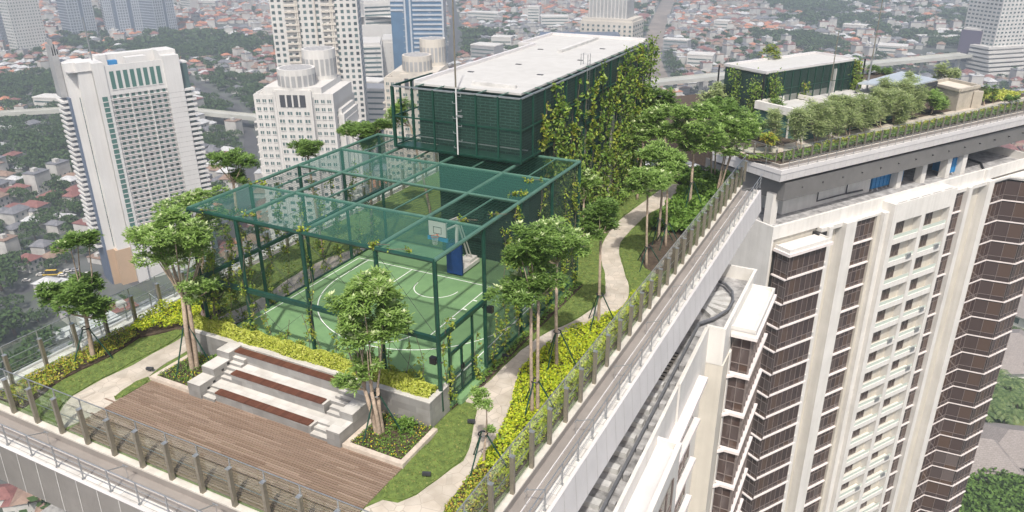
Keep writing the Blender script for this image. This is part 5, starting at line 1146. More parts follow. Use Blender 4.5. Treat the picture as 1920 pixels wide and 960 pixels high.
grid_windows(t, 'window', 4.8, 26.4, 9, z0h+.3, z1h+.3, nf, 1.25, 1.25, .95, 'wing', fx='hotelw')
grid_windows(t, 'side_window', .9, 3.4, 1, z0h, z1h, nf, 2.0, 1.9, -.05, 'wing', fx='hotelw')
grid_windows(t, 'top_window', 5.2, 25.6, 8, HTZ-12.5, HTZ-4, 1, 1.6, 7, .35, 'wing', fx='hotelw')
b = MB()
eb = MB().box(33.01, 37.5, 0, 8, 0, .9).mesh('end_balcony', 'hotelw'); many('end_balcony', [(eb, (0, 0, z0h+(z1h-z0h)*f/nf)) for f in range(nf)], t)
for f in range(nf): z = z0h+(z1h-z0h)*f/nf; b.box(26.49, 33.02, -.34, -.3, z, z+.12)
b.build('floor_line', 'conc', t)
MB().box(33.01, 36.4, 1.5, 8, GZ, HTZ-5).build('end_wall', 'win', t)
b = MB()
for f in range(nf):
    z = z0h+(z1h-z0h)*f/nf; b.box(-5.6, -5.3, 5.47, 5.5, z, z+2); b.box(-.06-.3, -.03, .6, .9, z, z+2) if False else None
b.build('slot_window', 'win', t)
b = MB()
for f in range(nf): z = z0h+(z1h-z0h)*f/nf; b.box(-11.6, -9.31, 8, HD+1.5, z, z+.8)
b.build('side_balcony', 'hotelw', t)

def slab_tower(label, pl, pr_, ztop, depth, body, wn, nx, fh, ww, wh, name='tower', side=6, fx='resi', lim=100, yw=-.05, cat='building', zmin=None):
    a, L, rz = place(*pl, *pr_); t = thing(name, label, cat, (a.x, a.y, 0), rz)
    MB().box(0, L, 0, depth, GZ, ztop).build('wall', body, t); MB().box(1, L-1, 1, depth-1, ztop, ztop+2.5).build('roof_block', body, t)
    zb = zmin or GZ; nz = max(2, int((ztop-3-zb)/fh)); grid_windows(t, 'window', 0, L, nx, zb, ztop-2, nz, ww*L/nx, wh*fh, yw, wn, fx=fx, limit=lim)
    if side: grid_windows(t, 'side_window', .5, depth-.5, side, zb, ztop-2, nz, .6*depth/side, wh*fh, -L-.05, wn, rz=math.pi/2, fx=fx, limit=20)
    if side: grid_windows(t, 'side_window', -depth+.5, -.5, side, zb, ztop-2, nz, .6*depth/side, wh*fh, -.05, wn, rz=-math.pi/2, fx=fx, limit=20)
    return t, L
# 2/3. stepped residential towers with drum crowns
def crown_tower(label, base, face, ztop, W_, D_, body, drumz, lab2=None):
    a = Vector(base); t = thing('apartment_tower', label, 'building', (a.x, a.y, 0), face)
    h = W_/2
    b = MB()
    b.box(-h, h, 4, D_, GZ, ztop-16); b.box(-h*.72, h*.72, 2, D_-2, GZ, ztop-8); b.box(-h*.45, h*.45, 0.8, D_-4, GZ, ztop-9.0); b.box(-h, -h*.45, 1.6, D_-3, GZ, ztop-11); b.box(h*.45, h, 1.6, D_-3, GZ, ztop-10.5)
    b.box(-h*1.1, -h, 6, D_-5, GZ, ztop-22); b.box(h, h*1.15, 6, D_-5, GZ, ztop-20); b.build('wall', body, t)
    for q in range(5):
        b = MB(); b.box(h+.0+q*1.4, h+1.4+q*1.4, 7+q*1.2, D_-6, GZ, ztop-18-q*4.5); b.box(-h*1.1-1.2*q-1.2, -h*1.1-1.2*q, 8+q*1.2, D_-7, GZ, ztop-26-q*6) if q < 2 else None
        b.build('stepped_wing', body, t)
    def drum(cx, cy, r, z0, z1):
        d = MB(); n = 20; P_ = [(cx+r*math.cos(i*6.2832/n), cy+r*math.sin(i*6.2832/n)) for i in range(n)]; d.prism(P_, z0, z1)
        o = d.build('crown', body, t); w_ = MB()
        for i in range(n):
            a0, a1 = (i+.18)*6.2832/n, (i+.82)*6.2832/n; rr = r*1.012
            w_.quad(((cx+rr*math.cos(a0), cy+rr*math.sin(a0), z0+(z1-z0)*.15), (cx+rr*math.cos(a1), cy+rr*math.sin(a1), z0+(z1-z0)*.15), (cx+rr*math.cos(a1), cy+rr*math.sin(a1), z0+(z1-z0)*.7), (cx+rr*math.cos(a0), cy+rr*math.sin(a0), z0+(z1-z0)*.7)))
        w_.build('louvre', 'cgrey', o)
        w_ = MB().prism([(cx+(p[0]-cx)*.86, cy+(p[1]-cy)*.86) for p in P_], z1+.01, z1+.05); w_.build('crown_roof', 'conc', o)
    drum(0, h*.5, h*.46, ztop-9, ztop-1); drum(h*.3, D_*.75, h*.42, ztop-8, ztop+4.5)
    MB().box(-h*.32, h*.32, .6, .79, ztop-16, ztop-11).build('loggia', 'dark', t)
    b = MB()
    for k in (-.16, 0, .16): b.box(h*k-.35, h*k+.35, .4, .599, ztop-16, ztop-11)
    for k in (-.45, .45): b.box(h*k-.5, h*k+.5, .5, 1.7, GZ, ztop-9.5)
    b.build('pilaster', body, t); b = MB()
    for k in (-.5, .5): b.box(h*k-.3, h*k+.3, 1.45, 1.59, GZ, ztop-12)
    b.build('recess_shade_strip', 'cgrey', t)  # raised grey strips, the shade of tall recesses painted on
    nf = int((ztop-20-GZ)/3.3)
    for x0, x1, nx, y, zt_ in ((-h*.43, h*.43, 4, .75, ztop-17), (-h*.97, -h*.5, 3, 1.55, ztop-12), (h*.5, h*.97, 3, 1.55, ztop-12)):
        grid_windows(t, 'window', x0, x1, nx, ztop-17-3.3*nf, zt_, nf+(1 if zt_ > ztop-15 else 0), (x1-x0)/nx*.58, 1.35, y-.03, 'win', limit=34, fx=body, pair=True)
    b = MB()
    for f in range(nf): b.box(-h*1.16, -h*1.0, 5, D_-6, ztop-24-f*3.3, ztop-23.4-f*3.3); b.box(h*1.0, h*1.0+8, 6.3, 7.0, ztop-40-f*3.3, ztop-39.2-f*3.3) if f > 2 else None
    for k in range(4): b.bar((-h*.95+k*1.5, 3, ztop-11+.2), (-h*.8+k*1.5, 6, ztop-9.5), .6)
    b.build('side_balcony', body, t)
    grid_windows(t, 'end_window', 3, D_-4, 5, ztop-17-3.3*nf, ztop-18, nf, 1.6, 1.8, -h-.05, 'win', rz=math.pi/2, limit=30, fx=body)
    return t
yawF = YAW*-1
crown_tower('white stepped apartment tower with two grey drum crowns behind the cage', G(585, 500, GZ)[:2], R(22), -36.5, 34., 32., 'resi', 0)
crown_tower('beige stepped apartment tower with drum crown left of the roof mast', G(792, 430, GZ)[:2], R(20), -38.5, 30., 30., 'beige', 0)
b = MB()
tb = G(812, 430, GZ)
# tall tower behind
t, L = slab_tower('very tall cream apartment tower rising out of the top of the picture', (545, 328), (695, 322), 45, 26, 'resi', 'win', 14, 3.3, .5, .55, 'apartment_tower', 8)
b = MB()
for k in (.28, .3, .5, .68, .7): b.box(L*k, L*k+.8, -1.2, -.06, GZ, 45)
b.build('pier', 'beige', t)
b = MB()
for k in (.16, .58):
    for f in range(46): b.box(L*k, L*(k+.16), -1.4, -.06, GZ+8+f*3.5, GZ+9+f*3.5)
b.build('balcony_tier', 'beige', t)
# blue office
t, L = slab_tower('blue glass office tower with silver horizontal bands at the top of the picture', (742, 170), (836, 170), -10, 28, 'curt', 'curt', 2, 5, .1, .1, 'office_tower', 0)
b = MB()
for f in range(26): b.box(L*.42, L*.98, -.6, -.06, GZ+18+f*4, GZ+19.6+f*4)
for k in (.26, .36, .98): b.box(L*k, L*k+1.5, -.9, -.06, GZ, -10)
b.build('silver_band', 'silver', t)
b = MB()
for f in range(12): b.box(0, L*.25, -.6, -.06, GZ+70+f*4, GZ+71.6+f*4)
b.build('silver_band', 'silver', t)
# banded hospital blocks
for l, pl, pr_, zt_, dp in (('white banded office block left of the blue glass tower', (660, 183), (722, 181), GZ+44, 40), ('cream blank block between the banded block and the blue tower', (722, 168), (752, 167), GZ+42, 40), ('grey banded block at the top edge left of the blue tower', (690, 118), (745, 114), GZ+62, 40)):
    t, L = slab_tower(l, pl, pr_, zt_, dp, 'resi', 'win', 3, 4, .1, .1, 'office_block', 0); b = MB()
    if 'cream' not in l:
        for f in range(int((zt_-GZ)/4)-1): b.box(1, L-1, -.2, -.06, GZ+5+f*4, GZ+6.6+f*4); b.box(L+.02, L+.2, 1, dp-1, GZ+5+f*4, GZ+6.6+f*4)
        b.build('ribbon_window', 'win', t)
t = thing('sports_hall', 'white barrel roofed hall behind the banded office blocks', 'building', (*G(705, 118, GZ)[:2], GZ), R(28)); b = MB(); n = 12
for i in range(n):
    a0, a1 = math.pi*i/n, math.pi*(i+1)/n; b.quad(((-38*math.cos(a0), 0, 40+9*math.sin(a0)), (-38*math.cos(a1), 0, 40+9*math.sin(a1)), (-38*math.cos(a1), 60, 40+9*math.sin(a1)), (-38*math.cos(a0), 60, 40+9*math.sin(a0))))
b.build('roof', 'white', t); MB().box(-38, 38, 0, 60, 0, 40).build('wall', 'resi', t)
# dark striped slabs, top left
for i, (x0, x1, yb, zt_, l) in enumerate(((138, 184, 69, 60, 'leftmost dark blue striped apartment slab'), (205, 274, 66, 60, 'wide dark blue striped apartment slab in the middle of three'), (297, 334, 64, 60, 'rightmost dark blue striped apartment slab'), (6, 30, 82, 40, 'dark grey tower at the left edge of the picture'))):
    t, L = slab_tower(l+' at the top', (x0, yb+3), (x1, yb-2), zt_, 30, 'slate', 'win', 2, 4, .1, .1, 'apartment_slab', 0); b = MB()
    for f in range(48):
        z = GZ+5+f*3.6
        if z > zt_-2: break
        for k0, k1 in (((0, .45), (.62, 1)) if i != 1 else ((0, .2), (.34, .62), (.76, 1))): b.box(L*k0, L*k1, -.4, -.06, z, z+1.1)
        b.box(-.4, -.02, 1, 29, z, z+1.1)
    for k0, k1 in (((0, .45), (.62, 1)) if i != 1 else ((0, .2), (.34, .62), (.76, 1))):
        for q in range(5): b.box(L*(k0+(k1-k0)*q/4)-.5, L*(k0+(k1-k0)*q/4)+.5, -.5, -.06, GZ, zt_)
    b.build('balcony_band', 'silver', t)
t, L = slab_tower('white apartment slab with dense small windows at the top left', (35, 97), (92, 90), -62, 22, 'resi', 'win', 11, 3.4, .45, .5, 'apartment_slab', 5)
# right white tower
t, L = slab_tower('white tower with a terraced podium at the top right edge', (1850, 138), (1935, 132), -30, 40, 'resi', 'win', 12, 3.6, .5, .45, 'apartment_tower', 8)
b = MB()
for f in range(7): b.box(-8, L+4, -10+f*1.2, 20, GZ+f*4, GZ+f*4+2.2)
b.build('podium', 'resi', t); MB().box(4, L-3, 5, 30, -30, -18).build('roof_block', 'cgrey', t)
t, L = slab_tower('dark purple faced box building below the white tower on the right', (1788, 128), (1826, 133), GZ+38, 30, 'resi', 'win', 2, 4, .1, .1, 'office_block', 0)
MB().box(-.2, L+.1, -.5, -.06, GZ+8, GZ+39).build('billboard', mat('purple_face', (.09, .07, .12), .5), t)
# crown tower top centre and the finned building before it
t, L = slab_tower('cream tower with a finned grey crown above the green building roof', (1085, 160), (1180, 168), -66, 34, 'beige', 'win', 10, 3.6, .4, .5, 'apartment_tower', 5)
b = MB()
b.box(L*.12, L*.85, 4, 26, -66, -48); b.box(L*.25, L*.7, 6, 22, -48, -43); b.build('crown', 'cgrey', t); b = MB()
for k in range(11): b.box(L*(.13+.07*k), L*(.13+.07*k)+.9, 3.2, 3.99, -66, -46)
b.build('fin', 'resi', t)
t, L = slab_tower('long grey office block with vertical white fins behind the green building', (1010, 175), (1160, 175), -77, 24, 'slate', 'win', 2, 4, .1, .1, 'office_block', 0); b = MB()
for k in range(30): b.box(L*k/30, L*k/30+.7, -.9, -.06, GZ, -75.5)
b.build('fin', 'silver', t)

# ---- low-rise city
FOREST = [[(-80, 150), (95, 142), (200, 165), (250, 172), (130, 240), (110, 215), (0, 235), (-80, 235)], [(-80, 245), (60, 225), (215, 222), (225, 360), (130, 330), (60, 345), (40, 300)], [(110, 92), (250, 108), (420, 112), (520, 100), (520, 78), (360, 62), (240, 60), (110, 72)],
          [(385, 150), (495, 150), (495, 245), (420, 250), (370, 215)], [(1440, -10), (1930, -10), (1930, 62), (1850, 65), (1700, 86), (1500, 62), (1420, 30)], [(1170, -10), (1245, -10), (1225, 60), (1215, 160), (1180, 160), (1150, 60)], [(1255, 100), (1270, 160), (1235, 190), (1225, 120)],
          [(1740, 895), (1930, 880), (1930, 1000), (1740, 1000)], [(860, 60), (960, 70), (990, 100), (880, 115), (850, 80)], [(120, 20), (200, 20), (200, 45), (120, 45)], [(690, 10), (690, 30), (600, 30)], [(-80, 430), (30, 420), (60, 470), (50, 540), (-80, 560)],
          [(-80, 560), (90, 560), (120, 620), (60, 760), (-80, 760)], [(1400, 60), (1560, 70), (1600, 90), (1420, 100)], [(1640, 80), (1850, 60), (1850, 95), (1760, 100), (1690, 88)], [(640, 255), (700, 255), (700, 300), (640, 300)], [(720, 125), (850, 135), (850, 200), (720, 200)], [(1820, 690), (1930, 690), (1930, 790), (1800, 780)]]
FW = [gp(*f) for f in FOREST]
CLEAR = [gp((1760, 560), (2000, 560), (2000, 900), (1700, 900)), gp((1690, 92), (1800, 92), (1800, 108), (1690, 112)), gp((400, 45), (470, 45), (470, 60), (400, 60)), gp((185, 480), (330, 460), (330, 560), (215, 545)), gp((640, 110), (850, 110), (850, 180), (640, 180))]
# footprints of the high-rises
FOOT = [(o.location.x, o.location.y, 26) for o in bpy.data.objects if o.get('category') == 'building' and o.parent is None and o.location.length > 120]
def near_road(x, y, pad):
    for P, wd in ROADS:
        for i in range(0, len(P)-1):
            ax, ay = P[i]; bx, by = P[i+1]; dx, dy = bx-ax, by-ay; t = max(0, min(1, ((x-ax)*dx+(y-ay)*dy)/(dx*dx+dy*dy)))
            if (x-ax-dx*t)**2+(y-ay-dy*t)**2 < (wd/2+pad)**2: return True
    return False
def hid(px, py):
    """behind the roof gardens, towers below or hotel"""
    for P in ([(0, 960), (0, 715), (300, 590), (360, 390), (640, 280), (735, 280), (735, 150), (780, 150), (1035, 68), (1215, 78), (1215, 200), (1360, 130), (1610, 105), (1610, 165), (1920, 205), (1920, 290), (1770, 960)], [(107, 113), (330, 97), (385, 350), (265, 530), (200, 490)], [(485, 150), (520, -10), (670, -10), (690, 240), (640, 270), (490, 300)], [(735, 175), (750, -5), (830, -5), (860, 90), (735, 160)]):
        if inpoly(px, py, P): return True
    return False
rooflist = {'terracotta': ((.32, .12, .07), (.42, .19, .11)), 'maroon': ((.15, .06, .055), (.2, .09, .08)), 'grey': ((.1, .105, .12), (.17, .17, .185)), 'pale': ((.33, .34, .35), (.48, .48, .48)), 'brown': ((.17, .11, .085), (.24, .17, .13))}
for k, (a, c) in rooflist.items(): M['roof_'+k] = mat('roof_tiles_'+k, c, .8, 0, .15, .5, c2=a)
M['hwall'] = mat('house_render', (.5, .49, .46), .8, 0, .15, .08, c2=(.3, .29, .28))
def hip(b, w_, d, h, rh, ov, mi=1, cx=0, cy=0, z=0):
    x0, x1, y0, y1 = cx-w_/2-ov, cx+w_/2+ov, cy-d/2-ov, cy+d/2+ov; r = min(w_, d)/2*.95
    a, c = ((x0+r, cy, z+h+rh), (x1-r, cy, z+h+rh)) if w_ >= d else ((cx, y0+r, z+h+rh), (cx, y1-r, z+h+rh))
    p = [(x0, y0, z+h), (x1, y0, z+h), (x1, y1, z+h), (x0, y1, z+h)]
    if w_ >= d: F = ((p[0], p[1], c, a), (p[1], p[2], c), (p[2], p[3], a, c), (p[3], p[0], a))
    else: F = ((p[0], p[1], a), (p[1], p[2], c, a), (p[2], p[3], c), (p[3], p[0], a, c))
    for f in F: b.quad(f, mi)
VAR = []
for v in range(10):
    w_, d, h = rnd(8, 13), rnd(7, 10), random.choice((3.2, 3.6, 6.2, 6.8)); wb = MB(); rb = MB()
    wb.box(-w_/2, w_/2, -d/2, d/2, 0, h)
    if v == 7: w_, d, h = 11, 9, 12.5; wb = MB(); wb.box(-w_/2, w_/2, -d/2, d/2, 0, h)
    if v == 3 or v == 7: rb.box(-w_/2-.3, w_/2+.3, -d/2-.3, d/2+.3, h, h+.4); wb.box(-2, 1, -1, 2, h+.4, h+2.5)
    elif v % 2: hip(rb, w_, d, h, rnd(2, 3), .7, 0); w2_, d2 = w_*.5, d*.7; wb.box(w_*.3, w_*.3+w2_, -d/2-d2*.6, -d/2+d2*.4, 0, h*.8); hip(rb, w2_, d2, h*.8, 1.6, .5, 0, w_*.3+w2_/2, -d/2-d2*.1)
    else: hip(rb, w_, d, h, rnd(2, 3.2), .7, 0)
    wn = MB()
    for k in range(3):
        x = -w_/2+w_*(k+.5)/3; wn.quad(((x-.6, -d/2-.03, 1), (x+.6, -d/2-.03, 1), (x+.6, -d/2-.03, 2.4), (x-.6, -d/2-.03, 2.4)))
        if h > 5: wn.quad(((x-.6, -d/2-.03, 4), (x+.6, -d/2-.03, 4), (x+.6, -d/2-.03, 5.4), (x-.6, -d/2-.03, 5.4)))
    VAR.append((wb, rb, wn, w_, d))
RM = {k: [r.mesh('roof', 'roof_'+k) for _, r, _, _, _ in VAR] for k in rooflist}
WM = [wv.mesh('wall', 'hwall') for wv, _, _, _, _ in VAR]; NM = [n.mesh('window', 'win') for _, _, n, _, _ in VAR]
cand = []; trees = []
def treeblob_ok(x, y): return True
cells = {}
for _ in range(140):
    cells[(rnd(-2000, 400), rnd(50, 2300))] = (rnd(0, 3.14), random.choice(('mix', 'mix', 'terra', 'grey')), rnd(.08, .3))
keys = list(cells); kx = np.array([k[0] for k in keys]); ky = np.array([k[1] for k in keys])
x = -2100
while x < 750:
    y = 60
    while y < 2300:
        dist = math.hypot(x-CAM[0], y-CAM[1]); st = 10.2 if dist < 1100 else 13.5
        ang = math.atan2(x-CAM[0], y-CAM[1])
        if -1.45 < ang < .24 and dist < 2150:
            i = int(np.argmin((kx-x)**2+(ky-y)**2)); rz, kind, tp = cells[keys[i]]
            X, Y = x+rnd(-2, 2)+(3*math.sin(y*.03)), y+rnd(-2, 2)+(3*math.sin(x*.03)); px, py, _ = PJ(X, Y, GZ+4)
            if -60 < px < 1980 and -25 < py < 985 and not near_road(X, Y, 4 if dist < 700 else 6):
                if any(inpoly(X, Y, P) for P in CLEAR): pass
                elif any(inpoly(X, Y, P) for P in FW) and math.sin(X*.021+1.3*math.sin(Y*.017))*math.sin(Y*.019+X*.006)+rnd(-.45, .45) > -.3: trees.append((X, Y, rnd(3.5, 8.0))) if rnd(0, 1) < .75 else None
                elif not any((X-fx)**2+(Y-fy)**2 < fr_*fr_ for fx, fy, fr_ in FOOT):
                    r_ = rnd(0, 1)
                    if r_ < tp*(1.9 if dist < 600 else 1.0): trees.append((X, Y, rnd(3., 5.8)))
                    elif r_ < .97:
                        far = px < 900 and py < 110
                        if far and rnd(0, 1) < .55: wts = (6, 2, 1, 2, 2)
                        elif kind == 'terra': wts = (3, 3.5, 2.5, 2, 3)
                        elif kind == 'grey': wts = (.3, 2, 6, 3, 2)
                        else: wts = (.8, 3.5, 4, 2.6, 3)
                        rk = random.choices(list(rooflist), wts)[0]
                        cand.append((dist, X, Y, rz+random.choice((0, 1.571))+rnd(-.08, .08), random.randrange(10), rk, hid(px, py), rnd(.66, .98)*(1.0 if dist < 1100 else 1.2)))
                        if rnd(0, 1) < .18: trees.append((X+rnd(-6, 6), Y+rnd(-6, 6), rnd(1.8, 3.2)))
        y += st
    x += 10.4
cand.sort()
vis = [c for c in cand if not c[6]]; ind = vis[:300]; indset = set(id(c) for c in ind); rest = [c for c in cand if id(c) not in indset]
rname = {'terracotta': 'orange terracotta', 'maroon': 'dark maroon', 'grey': 'slate grey', 'pale': 'pale', 'brown': 'brown tiled'}
def side(c):
    px, py, _ = PJ(c[1], c[2], GZ); return 'left of the hotel tower' if px < 200 else ('between the hotel tower and the cage' if px < 720 else ('beyond the right tower' if px > 1500 else 'behind the roof garden'))
for dist, X, Y, rz, v, rk, _, sc in ind:
    s_ = side((0, X, Y)); t = thing('house', '%s roofed low house in the streets %s' % (rname[rk], s_), 'house', (X, Y, GZ), rz, '%s roofed houses %s' % (rk, s_))
    t.scale = (sc, sc, sc); put('wall', WM[v], t); put('roof', RM[rk][v], t); put('window', NM[v], t)
acc = {k: MB() for k in rooflist}; wacc = MB()
def addto(dst, src, X, Y, rz, sc):
    c_, s_ = math.cos(rz)*sc, math.sin(rz)*sc; n = len(dst.v)
    dst.v += [(X+a*c_-b_*s_, Y+a*s_+b_*c_, GZ+z*sc) for a, b_, z in src.v]; dst.f += [tuple(n+i for i in f) for f in src.f]; dst.m += src.m
for dist, X, Y, rz, v, rk, _, sc in rest:
    addto(acc[rk], VAR[v][1], X, Y, rz, sc); addto(wacc, VAR[v][0], X, Y, rz, sc)
    if dist < 900: addto(wacc, MB(), X, Y, rz, sc)
allr = MB(); order = list(rooflist)
for i, k in enumerate(order):
    n = len(allr.v); allr.v += acc[k].v; allr.f += [tuple(n+j for j in f) for f in acc[k].f]; allr.m += [i]*len(acc[k].f)
n = len(allr.v); allr.v += wacc.v; allr.f += [tuple(n+j for j in f) for f in wacc.f]; allr.m += [len(order)]*len(wacc.f)
tag(allr.build('distant_houses', ['roof_'+k for k in order]+['hwall']), 'carpet of distant low houses fading into the haze', 'houses', kind='stuff')
print('houses', len(cand), 'visible', len(vis), 'trees', len(trees))
# larger blocks scattered among the houses
k = 0
for px, py, w_, d, h, body, l in ((95, 205, 30, 14, 9, 'resi', 'low white hall with grey roof beside the left viaduct'), (690, 215, 24, 16, 26, 'beige', 'cream mid rise block below the white banded office'), (700, 250, 22, 18, 32, 'resi', 'grey and white mid rise block left of the beige tower'), (905, 118, 30, 20, 18, 'cgrey', 'grey industrial block behind the pale roof edge'),
        (1040, 60, 38, 22, 20, 'resi', 'long white office block left of the crown tower'), (1000, 48, 18, 14, 26, 'resi', 'small white tower block among orange roofs'), (905, 45, 50, 18, 16, 'resi', 'wide white market hall near the top centre'), (940, 95, 24, 16, 15, 'resi', 'pale block with dark stripes among trees near the top centre'), (1120, 60, 24, 20, 26, 'resi', 'pale block right of the crown tower'),
        (1600, 62, 30, 16, 10, 'resi', 'white roofed sheds at the edge of the far wood'), (1670, 108, 30, 20, 12, 'resi', 'white roofed workshop before the right viaduct'), (1780, 70, 34, 18, 8, 'resi', 'long pale roofed shed near the white tower'), (1770, 80, 60, 14, 7, 'tan', 'red roofed school block near the white tower'), (350, 22, 30, 16, 22, 'resi', 'white block with dark windows at the top left centre'),
        (385, 18, 44, 24, 14, 'resi', 'wide white hall right of the striped slabs'), (1310, 130, 26, 20, 14, 'resi', 'white apartment block near the right viaduct'), (1265, 95, 30, 14, 12, 'cgrey', 'grey school block right of the railway strip'), (1900, 245, 34, 16, 8, 'resi', 'white warehouse right of the second tower parapet'), (1350, 60, 20, 16, 14, 'resi', 'pale green roofed mosque like block at the far right')):
    X, Y, _ = G(px, py, GZ); t = thing('mid_rise_block', l, 'building', (X, Y, GZ), rnd(-.2, .6)); MB().box(-w_/2, w_/2, 0, d, 0, h).build('wall', body, t); MB().box(-w_/2-.3, w_/2+.3, -.3, d+.3, h, h+1).build('roof', 'white', t)
    wm = MB().box(-w_/2+1, w_/2-1, -.05, 0, 0, 1.3).mesh('ribbon_window', 'win')
    for f in range(int(h/4)): put('ribbon_window', wm, t, (0, -.02, 1.5+f*4))
# big villas bottom right
M['villa'] = tilemat('greige_tiles', (.28, .25, .235), (.24, .215, .2), (.19, .17, .16), .9, .45, .05, .8)
for px, py, w_, d, rz, l in ((1893, 648, 20, 20, .5, 'large villa with greige hip roof right of the second tower'), (1905, 835, 20, 18, .25, 'villa with white upper floor and greige roof at the right edge'), (1838, 850, 13, 12, .25, 'villa roof with gable beside the tower foot'), (1905, 575, 22, 12, -.6, 'long low roof beside the railway at the right edge')):
    X, Y, _ = G(px, py, GZ+8); t = thing('villa', l, 'house', (X, Y, GZ), rz); MB().box(-w_/2, w_/2, -d/2, d/2, 0, 8).build('wall', 'white', t)
    b = MB(); hip(b, w_, d, 8, 5, 1.4, 0); hip(b, w_*.5, d*.45, 6.5, 3.4, 1.0, 0, -w_*.35, -d*.5); b.build('roof', 'villa', t)
    MB().box(-w_*.6, -w_*.1, -d*.7, -d*.3, 0, 6.5).build('wing_wall', 'white', t)
    b = MB()
    for q in range(5): b.quad(((-w_/2+1+q*w_/5, -d/2-.03, 4.6), (-w_/2+3+q*w_/5, -d/2-.03, 4.6), (-w_/2+3+q*w_/5, -d/2-.03, 6.8), (-w_/2+1+q*w_/5, -d/2-.03, 6.8)))
    b.build('window', 'win', t)
M['lawn_far'] = mat('dry_grass', (.16, .18, .06), .9, 0, .2, .1, c2=(.08, .12, .03))
b = MB(); P = gp((1760, 560), (2000, 540), (2000, 1000), (1700, 1000)); b.quad([(p[0], p[1], GZ+.02) for p in P]); struct('villa_grounds', b, 'lawn_far')
# palms
M['palm'] = isl('palm_frond', [(.05, .1, .03), (.12, .18, .06), (.2, .26, .1)], .5, .2)
for i, (px, py) in enumerate(((1838, 715), (1860, 722), (1880, 740), (1892, 770), (1855, 755), (1900, 715), (1870, 700), (1835, 770), (1912, 745))):
    X, Y, _ = G(px, py, GZ+10); t = thing('palm_tree', 'feathery palm among the villas right of the second tower', 'palm', (X, Y, GZ), rnd(0, 6), 'palms between the villas')
    MB().tube([(0, 0, 0), (.3, 0, 5), (.1, .2, 10)], [.35, .25, .2], 6).build('trunk', 'bark_dk', t); b = MB()
    for k in range(18):
        a = k*.349+rnd(-.1, .1); el = rnd(.1, .9); pr0 = Vector((.1, .2, 10)); pts = [pr0+Vector((math.cos(a)*r_, math.sin(a)*r_, math.sin(el)*r_*.9-.13*r_*r_)) for r_ in (0, 1.2, 2.4, 3.6, 4.6)]
        for p_, q_ in zip(pts, pts[1:]):
            s = Vector((-math.sin(a), math.cos(a), 0)); dz = Vector((0, 0, -.35))
            for sg in (1, -1):
                for e in (0, .33, .66): o_ = p_.lerp(q_, e); b.quad((o_, o_+(q_-p_)*.25, o_+(q_-p_)*.5+s*sg*.9+dz, o_+(q_-p_)*.3+s*sg*.9+dz))
    b.build('crown', 'palm', t)
# city trees
M['wood'] = isl('distant_tree_leaf', [(.02, .045, .012), (.04, .08, .02), (.06, .105, .03), (.03, .06, .018)], .8, .1)
M['wood2'] = isl('rain_tree_leaf', [(.05, .1, .015), (.09, .17, .03), (.12, .21, .04), (.06, .12, .02)], .7, .2)
def blob(n, s, hh=.75):
    b = MB(); lob = [(rnd(-.5, .5), rnd(-.5, .5), rnd(.55, .8), rnd(.4, .62)) for _ in range(6)]
    for k in range(n):
        lx, ly, lz, lr = lob[k % 6]; a = rnd(0, 6.28); e = math.asin(rnd(-.3, 1)); q = (lx+math.cos(a)*math.cos(e)*lr, ly+math.sin(a)*math.cos(e)*lr, (lz+math.sin(e)*lr*.8)*hh+.1); leafq(b, q, s*rnd(.7, 1.3), 0, .5)
    return b
BL = [blob(420, .2) for _ in range(5)]; BF = [blob(80, .5) for _ in range(5)]
for b_ in BL: b_.tube([(0, 0, 0), (0, 0, .7)], [.07, .04], 5, 1)
BM = [b_.mesh('city_tree', ['wood', 'bark_dk']) for b_ in BL]
BM2 = []
for k in range(3):
    b_ = blob(2600, .085, .6); b_.tube([(0, 0, 0), (0, 0, .6)], [.05, .03], 5, 1); BM2.append(b_.mesh('rain_tree', ['wood2', 'bark_dk']))
for i, (px, py, r_) in enumerate(((1790, 905, 11), (1830, 925, 13), (1875, 915, 13), (1915, 930, 13), (1800, 950, 13), (1850, 965, 14), (1900, 975, 14), (1930, 890, 10), (1905, 885, 9), (1768, 935, 10))):
    X, Y, _ = G(px, py, GZ+10); o = put('rain_tree', BM2[i % 3], None, (X, Y, GZ), rnd(0, 6)); o.scale = (r_, r_, r_*.95); tag(o, 'broad bright green rain tree in the clump at the right tower foot', 'tree', 'rain trees at the bottom right')
for i, (px, py, r_) in enumerate(((1905, 720, 6), (1850, 715, 5), (1880, 705, 5), (1820, 800, 6), (1872, 790, 6), (1915, 760, 6), (1890, 585, 6), (1860, 600, 5), (1912, 615, 5), (1845, 880, 7), (1880, 560, 6), (1835, 760, 5))):
    X, Y, _ = G(px, py, GZ+3); o = put('rain_tree', BM2[i % 3], None, (X, Y, GZ), rnd(0, 6)); o.scale = (r_, r_, r_*.9); tag(o, 'small garden tree between the villas beyond the right tower', 'tree', 'garden trees between the villas')
tv = []
for X, Y, r_ in trees:
    px, py, dd = PJ(X, Y, GZ+4); tv.append((dd/r_+(9e9 if hid(px, py) else 0), X, Y, r_))
tv.sort()
for i, (_, X, Y, r_) in enumerate(tv[:300]):
    s_ = side((0, X, Y)); o = put('city_tree', BM[i % 5], None, (X, Y, GZ), rnd(0, 6)); o.scale = (r_*1.25, r_*1.25, r_*1.4); tag(o, 'dark green street tree among the houses %s' % s_, 'tree', 'street trees %s' % s_)
far = MB()
for i, (_, X, Y, r_) in enumerate(tv[300:]):
    src = BF[i % 5]; a = rnd(0, 6.28); c_, s2 = math.cos(a)*r_*1.25, math.sin(a)*r_*1.25; n = len(far.v)
    far.v += [(X+p*c_-q*s2, Y+p*s2+q*c_, GZ+z*r_*1.4) for p, q, z in src.v]; far.f += [tuple(n+j for j in f) for f in src.f]
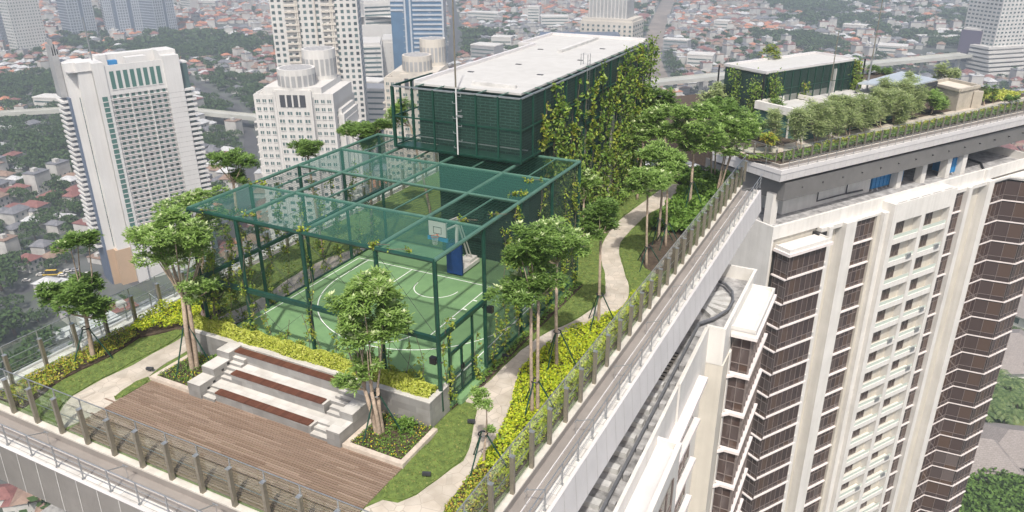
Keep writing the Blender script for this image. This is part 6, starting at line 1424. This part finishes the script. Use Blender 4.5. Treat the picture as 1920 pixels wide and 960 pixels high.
far.m = [0]*len(far.f); tag(far.build('distant_woodland', 'wood'), 'dark tree cover between the distant houses', 'woodland', kind='stuff')
# cars on the street by the hotel
M['glassdark'] = mat('car_glass', (.02, .02, .025), .1); M['yellow'] = mat('yellow_paint', (.6, .42, .06), .4); M['redp'] = mat('red_paint', (.4, .03, .02), .4); M['silverp'] = mat('silver_paint', (.5, .5, .52), .3, .3)
def car(label, px, py, m, rz, L=3.6, W_=1.5, H=1.25, name='parked_car', cat='car'):
    X, Y, _ = G(px, py, GZ); t = thing(name, label, cat, (X, Y, GZ+.14), rz)
    b = MB(); b.prism([(-L/2, -W_/2), (L/2-.3, -W_/2), (L/2, -W_/4), (L/2, W_/4), (L/2-.3, W_/2), (-L/2, W_/2)], .3, .85); b.build('body', m, t)
    k = .8 if L < 6 else .98; b = MB(); a, c = -L*.4*k, L*.25*k; n = [(a, -W_*.45, .85), (c+.4, -W_*.45, .85), (c+.4, W_*.45, .85), (a, W_*.45, .85), (a+.3, -W_*.38, H), (c-.2, -W_*.38, H), (c-.2, W_*.38, H), (a+.3, W_*.38, H)]
    for f in ((0, 1, 5, 4), (1, 2, 6, 5), (2, 3, 7, 6), (3, 0, 4, 7)): b.quad([n[i] for i in f], 0)
    b.quad([n[i] for i in (4, 5, 6, 7)], 1); b.build('cabin', ['glassdark', m], t)
    for sx in (-L*.3, L*.3):
        for sy in (-W_/2, W_/2): MB().tube([(sx, sy-.1, .32), (sx, sy+.1, .32)], .32, 10).build('wheel', 'black', t)
dirr = (lambda a, c: math.atan2(c[1]-a[1], c[0]-a[0]))(G(110, 520, GZ), G(230, 515, GZ))
for px, py, m, l in ((77, 517, 'white', 'white car in the street queue nearest the left'), (90, 514, 'silverp', 'silver car behind the white car in the street queue'), (118, 518, 'white', 'white car before the yellow bus'), (136, 522, 'silverp', 'silver car beside the yellow bus'), (150, 523, 'white', 'white car in the nearer lane below the bus'), (128, 510, 'white', 'white car after the yellow bus'), (142, 508, 'silverp', 'silver car in the far lane before the hotel'), (163, 516, 'white', 'white car close to the hotel foot'), (12, 515, 'silverp', 'silver car parked by the left street corner'), (175, 519, 'redp', 'red car near the hotel entrance'), (50, 528, 'white', 'white car turning at the junction')):
    car(l, px, py, m, dirr)
car('yellow bus in the street queue before the hotel', 100, 516, 'yellow', dirr, 8, 2.0, 2.4, 'city_bus', 'bus')
# ---------------- haze
m, nt2, bs = _nm('haze_air'); nt2.nodes.remove(bs); pv = nt2.nodes.new('ShaderNodeVolumePrincipled'); pv.inputs['Density'].default_value = HAZE
pv.inputs['Color'].default_value = (.8, .9, 1, 1); pv.inputs['Anisotropy'].default_value = .2; nt2.links.new(pv.outputs[0], nt2.nodes['Material Output'].inputs['Volume']); M['haze'] = m
tag(MB().box(-3500, 3000, -2500, 5000, GZ-1, 85).build('haze', 'haze'), kind='stuff')
